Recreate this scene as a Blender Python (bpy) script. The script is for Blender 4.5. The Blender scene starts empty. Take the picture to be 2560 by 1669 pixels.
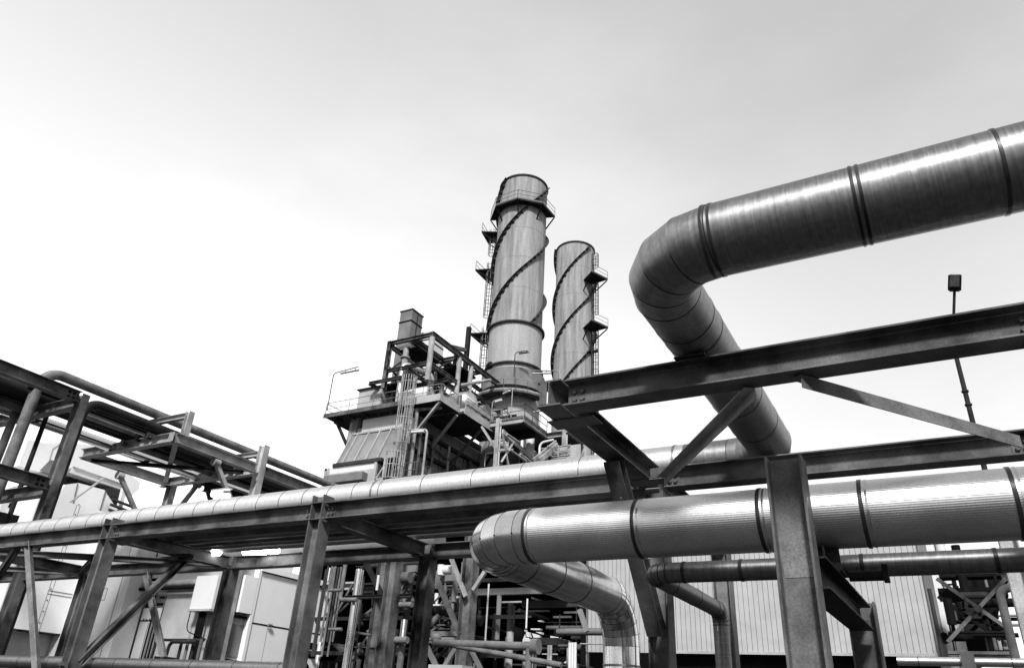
import bpy, math, random
from mathutils import Vector, Matrix
R = math.radians
V = Vector
random.seed(4)
sc = bpy.context.scene
COL = sc.collection

# ------------------------------------------------------------------ camera
FPX = 1832.117          # focal length in pixels of the 2560 px wide photograph
CAM = V((0, 0, 1.6))
CR = V((0.87523961, 0.48075659, 0.05318581))
CU = V((0.182234, -0.42960999, 0.88443543))
CF = V((-0.44804731, 0.76440066, 0.46362188))
cd = bpy.data.cameras.new('camera'); cam = bpy.data.objects.new('camera', cd); COL.objects.link(cam)
cd.sensor_width = 36; cd.lens = FPX/2560*36; cd.clip_end = 3000; cd.clip_start = .1
m = Matrix((CR, CU, -CF)).transposed().to_4x4(); m.translation = CAM
cam.matrix_world = m
sc.camera = cam

# ------------------------------------------------------------------ sky and sun
SUN_DIR = V((.30, -.67, .68)).normalized()
SKYK = 6.15
el = math.asin(SUN_DIR.z); rot = math.atan2(SUN_DIR.x, SUN_DIR.y)
w = bpy.data.worlds.new('World'); sc.world = w; w.use_nodes = True
nt = w.node_tree; nt.nodes.clear()
out = nt.nodes.new('ShaderNodeOutputWorld'); bg = nt.nodes.new('ShaderNodeBackground')
sky = nt.nodes.new('ShaderNodeTexSky'); sky.sky_type = 'NISHITA'; sky.sun_disc = False
sky.sun_elevation = el; sky.sun_rotation = rot; sky.air_density = 1.0; sky.dust_density = 3.0; sky.ozone_density = 1.0
bw = nt.nodes.new('ShaderNodeRGBToBW')
pw = nt.nodes.new('ShaderNodeMath'); pw.operation = 'POWER'; pw.inputs[1].default_value = .5
# thin high cloud, placed by direction
tc = nt.nodes.new('ShaderNodeTexCoord'); mp = nt.nodes.new('ShaderNodeMapping'); mp.inputs['Scale'].default_value = (1, 1, 2.6)
nz = nt.nodes.new('ShaderNodeTexNoise'); nz.inputs['Scale'].default_value = 2.6; nz.inputs['Detail'].default_value = 9; nz.inputs['Roughness'].default_value = .55
rp = nt.nodes.new('ShaderNodeMapRange'); rp.inputs['From Min'].default_value = .45; rp.inputs['From Max'].default_value = .75
rp.inputs['To Min'].default_value = 1.0; rp.inputs['To Max'].default_value = 1.13
mu = nt.nodes.new('ShaderNodeMath'); mu.operation = 'MULTIPLY'
mk = nt.nodes.new('ShaderNodeMath'); mk.operation = 'MULTIPLY'; mk.inputs[1].default_value = SKYK
L = nt.links.new
L(tc.outputs['Generated'], mp.inputs[0]); L(mp.outputs[0], nz.inputs['Vector']); L(nz.outputs['Fac'], rp.inputs['Value'])
L(sky.outputs[0], bw.inputs[0]); L(bw.outputs[0], pw.inputs[0]); L(pw.outputs[0], mu.inputs[0]); L(rp.outputs[0], mu.inputs[1])
# the sky whitens towards the low left
nrm = nt.nodes.new('ShaderNodeVectorMath'); nrm.operation = 'DOT_PRODUCT'; nrm.inputs[1].default_value = (-.86, .38, .34)
L(tc.outputs['Generated'], nrm.inputs[0])
vr = nt.nodes.new('ShaderNodeMapRange'); vr.interpolation_type = 'SMOOTHSTEP'; vr.inputs['From Min'].default_value = .45; vr.inputs['From Max'].default_value = 1.0
vr.inputs['To Min'].default_value = 1.0; vr.inputs['To Max'].default_value = 1.36
L(nrm.outputs['Value'], vr.inputs['Value'])
sxz = nt.nodes.new('ShaderNodeSeparateXYZ'); L(tc.outputs['Generated'], sxz.inputs[0])
zr_ = nt.nodes.new('ShaderNodeMapRange'); zr_.interpolation_type = 'SMOOTHSTEP'; zr_.inputs['From Min'].default_value = .42; zr_.inputs['From Max'].default_value = 1.0
zr_.inputs['To Min'].default_value = 1.0; zr_.inputs['To Max'].default_value = .68
L(sxz.outputs['Z'], zr_.inputs['Value'])
m0 = nt.nodes.new('ShaderNodeMath'); m0.operation = 'MULTIPLY'; L(mu.outputs[0], m0.inputs[0]); L(zr_.outputs[0], m0.inputs[1])
mv = nt.nodes.new('ShaderNodeMath'); mv.operation = 'MULTIPLY'; L(m0.outputs[0], mv.inputs[0]); L(vr.outputs[0], mv.inputs[1])
# unseen sky behind the viewer, dimmed to deepen shading and reflections
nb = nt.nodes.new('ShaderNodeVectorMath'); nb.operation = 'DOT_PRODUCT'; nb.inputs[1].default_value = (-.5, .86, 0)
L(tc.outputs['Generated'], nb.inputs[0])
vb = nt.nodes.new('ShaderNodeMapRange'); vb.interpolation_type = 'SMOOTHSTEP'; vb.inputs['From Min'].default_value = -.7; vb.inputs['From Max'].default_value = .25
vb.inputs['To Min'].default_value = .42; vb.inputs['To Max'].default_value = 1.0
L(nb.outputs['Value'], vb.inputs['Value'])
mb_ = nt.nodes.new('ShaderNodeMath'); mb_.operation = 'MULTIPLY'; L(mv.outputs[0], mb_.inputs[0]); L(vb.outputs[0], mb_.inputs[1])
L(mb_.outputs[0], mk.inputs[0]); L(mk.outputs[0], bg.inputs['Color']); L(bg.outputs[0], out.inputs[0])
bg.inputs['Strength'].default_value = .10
sl = bpy.data.lights.new('sun', 'SUN'); sl.energy = 5.0; sl.angle = R(8); so = bpy.data.objects.new('sun', sl); COL.objects.link(so)
so.rotation_euler = SUN_DIR.to_track_quat('Z', 'Y').to_euler(); so.location = (0, 0, 60)
vs = sc.view_settings; vs.view_transform = 'Standard'; vs.look = 'None'; vs.gamma = 1; vs.exposure = 0; vs.use_curve_mapping = False

# ------------------------------------------------------------------ measuring: a pixel of the photograph on a plane of the place
def ray(p):
    return (CF*FPX + CR*(p[0]-1280) - CU*(p[1]-834.5)).normalized()
def onx(p, X): d = ray(p); return CAM + d*((X-CAM.x)/d.x)
def ony(p, Y): d = ray(p); return CAM + d*((Y-CAM.y)/d.y)
def onz(p, Z): d = ray(p); return CAM + d*((Z-CAM.z)/d.z)
def S(x0, y0, s): return lambda u, v: (x0+u*s, y0+v*s)
dd = S(0, 0, 1.07563)
z1 = S(0, 880, .29412); z2 = S(0, 1240, .27731); z3 = S(600, 1240, .27731); z4 = S(760, 740, .26891); z5 = S(1150, 420, .36085)
z6 = S(1160, 1240, .27731); z7 = S(1300, 860, .29412); z8 = S(1860, 1240, .29412)
h1 = S(790, 760, .13531); h2 = S(1080, 860, .13531); h3 = S(790, 960, .16754); h4 = S(1080, 1000, .17647)
h5 = S(0, 1060, .18487); h6 = S(760, 1400, .18487); h7 = S(1160, 1420, .16807); h8 = S(2280, 1380, .18617)
c2 = S(280, 1410, .16687); c3 = S(0, 1330, .21841); c4 = S(520, 1400, .17329)

# ------------------------------------------------------------------ materials (the place is seen in greys)
def mat(name, base, rough=.6, metal=0., var=.25, scale=3., bump=.0, bscale=60., streak=None, spots=0., aniso=0):
    mt = bpy.data.materials.new(name); mt.use_nodes = True
    n = mt.node_tree; b = n.nodes['Principled BSDF']; k = n.links.new
    b.inputs['Roughness'].default_value = rough; b.inputs['Metallic'].default_value = metal
    b.inputs['Specular IOR Level'].default_value = .3 if base > .3 else (.03 if base < .02 else (.08 if base < .06 else .15))
    t = n.nodes.new('ShaderNodeTexCoord')
    src = t.outputs['Object']
    nz = n.nodes.new('ShaderNodeTexNoise'); nz.inputs['Scale'].default_value = scale; nz.inputs['Detail'].default_value = 8; nz.inputs['Roughness'].default_value = .6
    if streak:
        mp = n.nodes.new('ShaderNodeMapping'); mp.inputs['Scale'].default_value = streak
        k(t.outputs['UV'] if len(streak) == 3 and streak[2] == 0 else src, mp.inputs[0]); k(mp.outputs[0], nz.inputs['Vector'])
    else: k(src, nz.inputs['Vector'])
    rg = n.nodes.new('ShaderNodeMapRange'); rg.inputs['From Min'].default_value = .34; rg.inputs['From Max'].default_value = .66
    rg.inputs['To Min'].default_value = base*(1-var); rg.inputs['To Max'].default_value = base*(1+var)
    k(nz.outputs['Fac'], rg.inputs['Value'])
    # fine grain and specks
    n2 = n.nodes.new('ShaderNodeTexNoise'); n2.inputs['Scale'].default_value = bscale; n2.inputs['Detail'].default_value = 3
    k(src, n2.inputs['Vector'])
    r2 = n.nodes.new('ShaderNodeMapRange'); r2.inputs['From Min'].default_value = .35; r2.inputs['From Max'].default_value = .65
    r2.inputs['To Min'].default_value = 1-.30*(spots+.3); r2.inputs['To Max'].default_value = 1+.30*(spots+.3)
    k(n2.outputs['Fac'], r2.inputs['Value'])
    mm = n.nodes.new('ShaderNodeMath'); mm.operation = 'MULTIPLY'; k(rg.outputs[0], mm.inputs[0]); k(r2.outputs[0], mm.inputs[1])
    k(mm.outputs[0], b.inputs['Base Color'])
    if metal > .3:
        rr = n.nodes.new('ShaderNodeMapRange'); rr.inputs['From Min'].default_value = .3; rr.inputs['From Max'].default_value = .7
        rr.inputs['To Min'].default_value = max(.05, rough-.03); rr.inputs['To Max'].default_value = rough+.04
        k(nz.outputs['Fac'], rr.inputs['Value']); k(rr.outputs[0], b.inputs['Roughness'])
    if aniso:
        tg = n.nodes.new('ShaderNodeTangent'); tg.direction_type = 'UV_MAP'; tg.uv_map = 'UVMap'; k(tg.outputs[0], b.inputs['Tangent'])
        b.inputs['Anisotropic'].default_value = aniso; b.inputs['Anisotropic Rotation'].default_value = .25
    if bump:
        bp = n.nodes.new('ShaderNodeBump'); bp.inputs['Strength'].default_value = bump; bp.inputs['Distance'].default_value = .01
        k(n2.outputs['Fac'], bp.inputs['Height']); k(bp.outputs[0], b.inputs['Normal'])
    return mt
def mat_ribbed(name, base, rough, metal, pitch, depth, coord='UV', axis='X', var=.12, groove=False):
    mt = mat(name, base, rough, metal, var=var, scale=1.5, aniso=.65 if metal > .5 else 0)
    n = mt.node_tree; b = n.nodes['Principled BSDF']; k = n.links.new
    t = n.nodes.new('ShaderNodeTexCoord'); sx = n.nodes.new('ShaderNodeSeparateXYZ'); k(t.outputs[coord], sx.inputs[0])
    a = n.nodes.new('ShaderNodeMath'); a.operation = 'MULTIPLY'; a.inputs[1].default_value = 2*math.pi/pitch; k(sx.outputs[axis], a.inputs[0])
    s = n.nodes.new('ShaderNodeMath'); s.operation = 'SINE'; k(a.outputs[0], s.inputs[0])
    if groove:
        g_ = n.nodes.new('ShaderNodeMapRange'); g_.inputs['From Min'].default_value = .93; g_.inputs['From Max'].default_value = .99
        g_.inputs['To Min'].default_value = 1; g_.inputs['To Max'].default_value = .35; k(s.outputs[0], g_.inputs['Value'])  # shade of the grooves is put into the base colour
        old = b.inputs['Base Color'].links[0].from_socket
        m_ = n.nodes.new('ShaderNodeMath'); m_.operation = 'MULTIPLY'; k(old, m_.inputs[0]); k(g_.outputs[0], m_.inputs[1]); k(m_.outputs[0], b.inputs['Base Color'])
        s = g_
    bp = n.nodes.new('ShaderNodeBump'); bp.inputs['Strength'].default_value = 1; bp.inputs['Distance'].default_value = depth
    k(s.outputs[0], bp.inputs['Height']); k(bp.outputs[0], b.inputs['Normal'])
    return mt
M = {}
M['steel'] = mat('galvanised_steel', .088, .55, 0, var=.9, scale=1.1, bump=.12, bscale=60, spots=.25)
M['steel_far'] = mat('painted_steel', .095, .7, 0, var=.5, scale=1.5, bscale=60, spots=.4)
M['steel_light'] = mat('pale_steel', .30, .6, 0, var=.35, scale=1.5, bscale=60, spots=.4)
M['steel_dark'] = mat('dark_steel', .025, .6, .1, var=.4, scale=1.5, bscale=60, spots=.5)
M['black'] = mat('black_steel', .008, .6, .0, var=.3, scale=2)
M['clad'] = mat('aluminium_cladding', .72, .42, .95, var=.10, scale=2.0, bscale=60, spots=.1, streak=(1.2, 18, 0), aniso=.6)
M['clad_dull'] = mat('weathered_cladding', .23, .45, .92, var=.2, scale=2.0, bscale=22, spots=.1, streak=(.8, 26, 0), aniso=.6)
M['clad_ribbed'] = mat_ribbed('ribbed_cladding', .74, .38, .97, .021, .0004)
M['clad_bright'] = mat('bright_cladding', .8, .13, .98, var=.06, scale=2, bscale=60, spots=.1, streak=(3, .6, 0))
M['clad_elbow'] = mat('smooth_cladding', .62, .22, .96, var=.12, scale=2, bscale=100, spots=.2, streak=(1.5, 3, 0))
M['band_dark'] = mat('banding_strap', .06, .3, .7, var=.4)
M['seam'] = mat('seam_sealant', .03, .6, .1, var=.2)
M['white'] = mat('white_panel', .64, .55, 0, var=.06, scale=1.2, bscale=40, spots=.1)
M['white_bright'] = mat('gloss_white_door', .82, .5, 0, var=.04, scale=1.2, bscale=40, spots=.08)
M['pale'] = mat('pale_grey_panel', .36, .55, 0, var=.2, scale=.8, bscale=30, spots=.2)
M['grey'] = mat('grey_panel', .17, .6, .0, var=.25, scale=.7, bscale=30, spots=.3)
M['slope'] = mat('slope_panel', .21, .6, .0, var=.2, scale=.5, bscale=30, spots=.3)
M['darkgrey'] = mat('dark_grey_panel', .04, .6, .0, var=.3, scale=.8, bscale=30, spots=.3)
M['stack'] = mat('stack_steel', .28, .75, .0, var=.34, scale=1.0, bscale=12, spots=.3, streak=(1.6, .15, 0))
M['stack_low'] = mat('stack_base_steel', .34, .75, .0, var=.15, scale=1.0, bscale=12, spots=.3, streak=(1.6, .2, 0))
M['corr'] = mat_ribbed('corrugated_sheet', .40, .6, 0, .19, .012, 'Object', 'X', .1, True)
M['steel_mid'] = mat('weathered_bar', .15, .6, .05, var=.35, scale=3, bscale=60, spots=.5)
M['ground'] = mat('gravel_ground', .035, .9, 0, var=.3, scale=.5, bscale=20, spots=1)
M['glass'] = mat('lamp_glass', .05, .3, 0)

# ------------------------------------------------------------------ mesh builder
class MB:
    def __init__(s): s.v = []; s.f = []; s.sm = []; s.uv = []
    def face(s, idx, smooth=False, uv=None): s.f.append(tuple(idx)); s.sm.append(smooth); s.uv.append(uv)
    def box(s, a, b):
        x0, y0, z0 = (min(a[i], b[i]) for i in range(3)); x1, y1, z1_ = (max(a[i], b[i]) for i in range(3))
        n = len(s.v); s.v += [(x, y, z) for z in (z0, z1_) for y in (y0, y1) for x in (x0, x1)]
        for q in ((0, 2, 3, 1), (4, 5, 7, 6), (0, 1, 5, 4), (2, 6, 7, 3), (0, 4, 6, 2), (1, 3, 7, 5)): s.face([n+i for i in q])
        return s
    def prof(s, a, b, pts, up=(0, 0, 1), smooth=()):
        """extrude a closed profile (side, up) from a to b"""
        a = V(a); b = V(b); d = (b-a).normalized(); up = V(up); sd = d.cross(up)
        if sd.length < 1e-4: sd = d.cross(V((0, 1, 0)))
        sd.normalize(); u = sd.cross(d).normalized()
        n = len(s.v); k = len(pts)
        for c in (a, b): s.v += [tuple(c+sd*p[0]+u*p[1]) for p in pts]
        for i in range(k):
            j = (i+1) % k; s.face((n+i, n+j, n+k+j, n+k+i), i in smooth)
        s.face([n+i for i in range(k)][::-1]); s.face([n+k+i for i in range(k)])
        return s
    def bar(s, a, b, w=.1, h=.1, up=(0, 0, 1)):
        return s.prof(a, b, [(-w/2, -h/2), (w/2, -h/2), (w/2, h/2), (-w/2, h/2)], up)
    def ibeam(s, a, b, w=.27, h=.27, tf=.018, tw=.011, up=(0, 0, 1), r=.022):
        P = []
        def fil(cx, cy, a0, a1):
            for i in range(4):
                t = R(a0+(a1-a0)*i/3); P.append((cx+r*math.cos(t), cy+r*math.sin(t)))
        P += [(-w/2, -h/2), (w/2, -h/2), (w/2, -h/2+tf)]
        fil(tw/2+r, -h/2+tf+r, 270, 180); fil(tw/2+r, h/2-tf-r, 180, 90)
        P += [(w/2, h/2-tf), (w/2, h/2), (-w/2, h/2), (-w/2, h/2-tf)]
        fil(-tw/2-r, h/2-tf-r, 90, 0); fil(-tw/2-r, -h/2+tf+r, 0, -90)
        P += [(-w/2, -h/2+tf)]
        return s.prof(a, b, P, up, smooth=(3, 4, 5, 7, 8, 9, 14, 15, 16, 18, 19, 20))
    def angle(s, a, b, w=.1, t=.012, up=(0, 0, 1)):
        return s.prof(a, b, [(0, 0), (w, 0), (w, t), (t, t), (t, w), (0, w)], up)
    def tube(s, pts, r, n=20, smooth=True, caps=True, crease=False, rr=None):
        """tube with mitred joints along a polyline; UV = (arc, length) in metres"""
        pts = [V(p) for p in pts]; m_ = len(pts)
        ds = [(pts[i+1]-pts[i]).normalized() for i in range(m_-1)]
        ref = ds[0].cross(V((0, 0, 1)))
        if ref.length < .05: ref = V((1, 0, 0))-ds[0]*ds[0].x
        ref.normalize(); rings = []; ln = 0; le = [0]
        for i in range(m_-1): ln += (pts[i+1]-pts[i]).length; le.append(ln)
        prev = ref
        for i in range(m_):
            if i == 0: d = ds[0]; nrm = d
            elif i == m_-1: d = ds[-1]; nrm = d
            else: d = ds[i-1]; nrm = (ds[i-1]+ds[i]).normalized()
            rv = (prev-d*prev.dot(d)).normalized(); rad = rr[i] if rr else r
            ring = []
            for k in range(n):
                t = 2*math.pi*k/n; o = rv*math.cos(t)*rad + d.cross(rv)*math.sin(t)*rad
                o = o - d*(o.dot(nrm)/d.dot(nrm)); ring.append(pts[i]+o)
            rings.append(ring)
            if 0 < i < m_-1:
                d2 = ds[i]; q = d.rotation_difference(d2); prev = q @ rv
            else: prev = rv
        if not crease:
            base = len(s.v)
            for ring in rings: s.v += [tuple(p) for p in ring]
            rows = [(base+i*n, base+(i+1)*n) for i in range(m_-1)]
        else:
            rows = []
            for i in range(m_-1):
                b0 = len(s.v); s.v += [tuple(p) for p in rings[i]]; b1 = len(s.v); s.v += [tuple(p) for p in rings[i+1]]; rows.append((b0, b1))
        for i, (b0, b1) in enumerate(rows):
            for k in range(n):
                j = (k+1) % n; u0 = 2*math.pi*r*k/n; u1 = 2*math.pi*r*(k+1)/n
                s.face((b0+k, b1+k, b1+j, b0+j), smooth, ((u0, le[i]), (u0, le[i+1]), (u1, le[i+1]), (u1, le[i])))
        if caps:
            for ring, fl in ((rings[0], 0), (rings[-1], 1)):
                b0 = len(s.v); s.v += [tuple(p) for p in ring]; ix = list(range(b0, b0+n)); s.face(ix if not fl else ix[::-1])
        return s
    def ring(s, c, d, r, w, t=.012, n=32):
        """a band of width w wrapped round a pipe of radius r at c, along direction d"""
        c = V(c); d = V(d).normalized()
        e = [-w/2-.001, -w/2, w/2, w/2+.001]
        return s.tube([c+d*x for x in e], r, n, rr=[r*.98, r+t, r+t, r*.98], caps=False, crease=True)
    def lathe(s, c, prof, n=24, axis=(0, 0, 1)):
        c = V(c); ax = V(axis).normalized()
        return s.tube([c+ax*p[1] for p in prof], 1, n, rr=[max(p[0], .001) for p in prof])
    def prism(s, pts, off):
        """closed outline pts extruded by the vector off"""
        n = len(s.v); k = len(pts); off = V(off)
        s.v += [tuple(V(p)) for p in pts] + [tuple(V(p)+off) for p in pts]
        for i in range(k): j = (i+1) % k; s.face((n+i, n+j, n+k+j, n+k+i))
        s.face([n+i for i in range(k)][::-1]); s.face([n+k+i for i in range(k)])
        return s
    def build(s, name, mt, parent=None):
        me = bpy.data.meshes.new(name); o = bpy.data.objects.new(name, me)
        org = V((0, 0, 0))
        if parent is not None:
            org = V(parent['_o'])
        else:
            xs = [v[0] for v in s.v]; ys = [v[1] for v in s.v]; zs = [v[2] for v in s.v]
            org = V(((min(xs)+max(xs))/2, (min(ys)+max(ys))/2, min(zs)))
            o.location = org
        o['_o'] = tuple(org); TMP.append(o)
        me.from_pydata([tuple(V(v)-org) for v in s.v], [], s.f)
        me.polygons.foreach_set('use_smooth', s.sm)
        if any(u is not None for u in s.uv):
            uvl = me.uv_layers.new(name='UVMap'); i = 0
            for p, u in zip(s.f, s.uv):
                for c in range(len(p)):
                    uvl.data[i].uv = u[c] if u else (0, 0); i += 1
        me.materials.append(M[mt] if isinstance(mt, str) else mt); me.update()
        COL.objects.link(o)
        if parent is not None: o.parent = parent
        return o
TMP = []
def tag(o, label=None, cat=None, group=None, kind=None):
    if label: o['label'] = label
    if cat: o['category'] = cat
    if group: o['group'] = group
    if kind: o['kind'] = kind
    return o
def thing(name, loc, label, cat, group=None):
    o = bpy.data.objects.new(name, None); COL.objects.link(o); o.location = loc; o['_o'] = tuple(loc); TMP.append(o)
    o.empty_display_size = .3
    return tag(o, label, cat, group)

def bend(pts, rb, seg=10):
    """polyline with its corners rounded to radius rb"""
    pts = [V(p) for p in pts]; o = [pts[0]]
    for i in range(1, len(pts)-1):
        a = (pts[i-1]-pts[i]).normalized(); b = (pts[i+1]-pts[i]).normalized(); ang = a.angle(b)
        if ang > 3.1: continue
        t = rb/math.tan(ang/2); c = pts[i]+(a+b).normalized()*(rb/math.sin(ang/2))
        p0 = pts[i]+a*t-c; p1 = pts[i]+b*t-c; tot = p0.angle(p1); ax = p0.cross(p1).normalized()
        for k in range(seg+1): o.append(c+Matrix.Rotation(tot*k/seg, 3, ax) @ p0)
    o.append(pts[-1]); return o
def pipe(name, label, pts, r, mt='clad', rb=None, seg=5, n=40, bands=(), bw=.06, bm='clad_dull', seams=(), group=None, crease=True, cat='pipe', gores=True):
    """one insulated pipe: shell, a band at each joint and seams at the elbow gores.  bands: (leg index, distance along X/Y/Z value)"""
    P = bend(pts, rb or r*2, seg) if len(pts) > 2 else [V(p) for p in pts]
    t = thing(name, tuple(V(pts[0])-V((0, 0, r))), label, cat, group)
    MB().tube(P, r, n, crease=crease).build('shell', mt, t)
    if gores and len(P) > 2:
        for i in range(1, len(P)-1):
            d = ((P[i]-P[i-1]).normalized()+(P[i+1]-P[i]).normalized()).normalized()
            MB().ring(P[i], d, r, .009, .004, n).build('seam', 'seam', t)
    for c, d in bands: MB().ring(c, d, r, bw, .007, n).build('band', bm, t)
    for c, d in seams: MB().ring(c, d, r, .010, .004, n).build('seam', 'seam', t)
    return t
def bolts(parent, c, nrm, u, v, du=.09, dv=.09, nu=2, nv=2, r=.02, mt='steel', h=.022):
    c = V(c); nrm = V(nrm); u = V(u); v = V(v)
    for i in range(nu):
        for j in range(nv):
            p = c+u*(i-(nu-1)/2)*du+v*(j-(nv-1)/2)*dv
            MB().tube([p, p+nrm*h*.35, p+nrm*h], r, 6, smooth=False, rr=[r*1.25, r*1.25, r], crease=True).build('bolt', mt, parent)

# ------------------------------------------------------------------ ground
g = MB(); g.box((-900, -900, -.5), (900, 900, 0)); g.build('ground', 'ground').__setitem__('kind', 'structure')

# ------------------------------------------------------------------ the near pipe rack
Y1 = 9.665; Y2 = 13.03; ZB = 4.5; H = .29; ZC = ZB+H/2
COLX = [-27.0, -21.1, -15.27, -9.36, -3.2]
rack = thing('pipe_rack', (-9.33, Y1, 0), 'long grey galvanised steel rack of I-beams carrying the pipes across the whole picture', 'pipe rack')
def hcol(mb, x, y, z0, z1_, w=.3, d=.3, axis='X'):
    return mb.ibeam((x, y, z0), (x, y, z1_), w=w, h=d, tf=.02, tw=.013, up=(1, 0, 0) if axis == 'X' else (0, 1, 0))
for i, x in enumerate(COLX):
    zt = 4.93 if i != 4 else 4.46
    if i: 
        c = hcol(MB(), x, Y1, 0, zt, w=.27, d=.27).build('column', 'steel', rack)
        if i in (2, 3):   # splice band and stiffeners
            MB().box((x-.16, Y1-.162, 2.05), (x+.16, Y1-.137, 2.12)).build('splice_plate', 'steel', c)
            for zz in (ZB, ZB+H):
                MB().box((x-.13, Y1-.147, zz-.006), (x+.13, Y1+.147, zz+.006)).build('stiffener', 'steel', c)
    hcol(MB(), x, Y2, 0, 4.78, w=.27, d=.28).build('column', 'steel', rack)
ends = [-32]+COLX[1:]+[1.35, 6]
for a, b in zip(ends[:-1], ends[1:]):
    bm = MB().ibeam((a+.155, Y1, ZC), (b-.155, Y1, ZC), w=.27, h=H).build('beam', 'steel', rack)
    for x, s in ((a+.25, 1), (b-.25, -1)):
        if -29 < x < 3: 
            MB().box((x-.1, Y1-.014, ZC-.1), (x+.1, Y1-.0065, ZC+.1)).build('end_plate', 'steel', bm)
            bolts(bm, (x, Y1-.014, ZC), (0, -1, 0), (1, 0, 0), (0, 0, 1), .08, .09, r=.024, h=.03)
for a, b in zip(([-33]+COLX)[:-1], COLX+[6]):
    MB().ibeam((a+.155, Y2, ZC-.01), (b-.155, Y2, ZC-.01), w=.27, h=H).build('beam', 'steel', rack)
MB().ibeam((COLX[-1]+.155, Y2, ZC-.01), (6, Y2, ZC-.01), w=.27, h=H).build('beam', 'steel', rack)
for x in COLX[1:]:
    cb = MB().ibeam((x, Y1+.16, ZC-.02), (x, Y2-.16, ZC-.02), w=.24, h=.26).build('cross_beam', 'steel', rack)
hcol(MB(), 1.35, Y1, 0, 4.46).build('column', 'steel', rack)
MB().box((1.2, Y1-.15, 4.46), (1.5, Y1+.15, 4.49)).build('cap_plate', 'steel', rack)
MB().ibeam((1.35, 6.67, ZC), (1.35, Y1+.14, ZC), w=.24, h=.28).build('cross_beam', 'steel', rack)
# cantilever carrying the outer beam
TX = -3.23
cb = MB().ibeam((TX, 6.34, ZC), (TX, Y1-.15, ZC), w=.27, h=H).build('cross_beam', 'steel', rack)
ob = MB().ibeam((TX+.15, 6.525, ZC), (4.5, 6.525, ZC), w=.27, h=H).build('beam', 'steel', rack)
for x in (TX+.27, .98, 1.25):
    bolts(ob, (x, 6.525-.012, ZC), (0, -1, 0), (1, 0, 0), (0, 0, 1), .085, .09, 2 if x < 0 else 1, 2, .024)
MB().box((TX-.1, 6.335, ZB+.02), (TX-.02, 6.345, ZB+H-.02)).build('end_plate', 'steel', cb)
MB().ibeam((TX, 8.15, ZB-.01), (TX, 9.55, 2.66), w=.2, h=.2, up=(0, .6, .6)).build('brace', 'steel', rack)
for (x_, y_, s_) in ((TX, Y1-.45, 1), (TX, 6.85, 1)):
    MB().box((x_-.2, y_-.12, ZB-.016), (x_+.34, y_+.14, ZB-.004)).build('gusset', 'steel', rack)
for x_ in COLX[2:]:
    MB().box((x_-.14, Y1+.17, ZB-.03), (x_+.14, Y1+.42, ZB-.018)).build('gusset', 'steel', rack)
    MB().box((x_-.14, Y2-.45, ZB-.03), (x_+.14, Y2-.17, ZB-.018)).build('gusset', 'steel', rack)
bolts(rack, (TX+.012, 8.35, 4.1), (1, 0, 0), (0, 1, 0), (0, 0, 1), .09, .12, 1, 2, .022)
# flat bar plan bracing
def flat(a, b, w=.12, t=.012, up=(0, 0, 1), mt='steel', name='brace', par=None):
    return MB().bar(a, b, w, t, up).build(name, mt, par or rack)
pa = onz(dd(1755, 902), ZB-.02); pb = onz(dd(1545, 1108), ZB-.02)
MB().angle(pa, pb, .11, .012, (0, 0, -1)).build('brace', 'steel_light', rack)
pa = onz(dd(1895, 878), ZB-.02); pb = onz(dd(2370, 1012), ZB-.02); pa = pa+(pa-pb)*.06
MB().angle(pa, pb, .13, .012, (0, 0, -1)).build('brace', 'steel_mid', rack)
# braces at the left bays
for (p, q_, Yp, Yq, w_) in ((z2(290, 430), z2(370, 1547), Y1, Y1, .16), (z2(1350, 690), z2(1510, 1440), 11.3, 11.3, .15)):
    a = ony(p, Yp); b = ony(q_, Yq); s = MB()
    s.angle(a, b+(b-a)*.2, w_, .014, (.6, -.8, 0)); s.angle(a+V((-.012, 0, 0)), b+(b-a)*.2+V((-.012, 0, 0)), -w_, -.014, (-.6, .8, 0))
    s.build('brace', 'steel_mid', rack)
MB().ibeam((-15.2, 11.6, ZB), (-15.2, 9.75, 2.1), w=.16, h=.16, up=(0, 1, 1)).build('brace', 'steel', rack)
a = onz(z2(1530, 520), 4.45); MB().ibeam((-15.2, 11.4, 4.46), a+V((.3, .4, -.02)), w=.16, h=.16).build('brace', 'steel', rack)
a = ony(z2(170, 440), Y1); b = ony(z2(-30, 740), Y1+.4); MB().ibeam(a, b+(b-a)*1., w=.14, h=.14, up=(0, 1, 0)).build('brace', 'steel', rack)
# plan bracing seen from below between the rows
for (xa, ya, xb, yb) in ((-21.1, Y1+.2, -15.4, Y2-.2), (-15.4, Y1+.2, -21.1, Y2-.2), (-27, Y2-.2, -21.3, Y1+.2), (-27, Y1+.2, -21.3, Y2-.2)):
    MB().ibeam((xa, ya, ZB+.05+.04*(ya < yb)), (xb, yb, ZB+.05+.04*(ya < yb)), w=.15, h=.14).build('brace', 'steel', rack)
MB().box((-15.55, 11.2, 4.44), (-14.9, 11.8, 4.455)).build('gusset', 'steel', rack)
# stub column below, with two dark flanges
s = ony(z2(1490, 1445), 11.0)
hcol(MB(), s.x, s.y, 0, s.z).build('column', 'steel_dark', rack)

# ------------------------------------------------------------------ pipes on the rack
BX = (1, 0, 0); BY = (0, 1, 0); BZ = (0, 0, 1)
OVR = .303; OVZ = 5.14; OVX = -1.70
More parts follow.
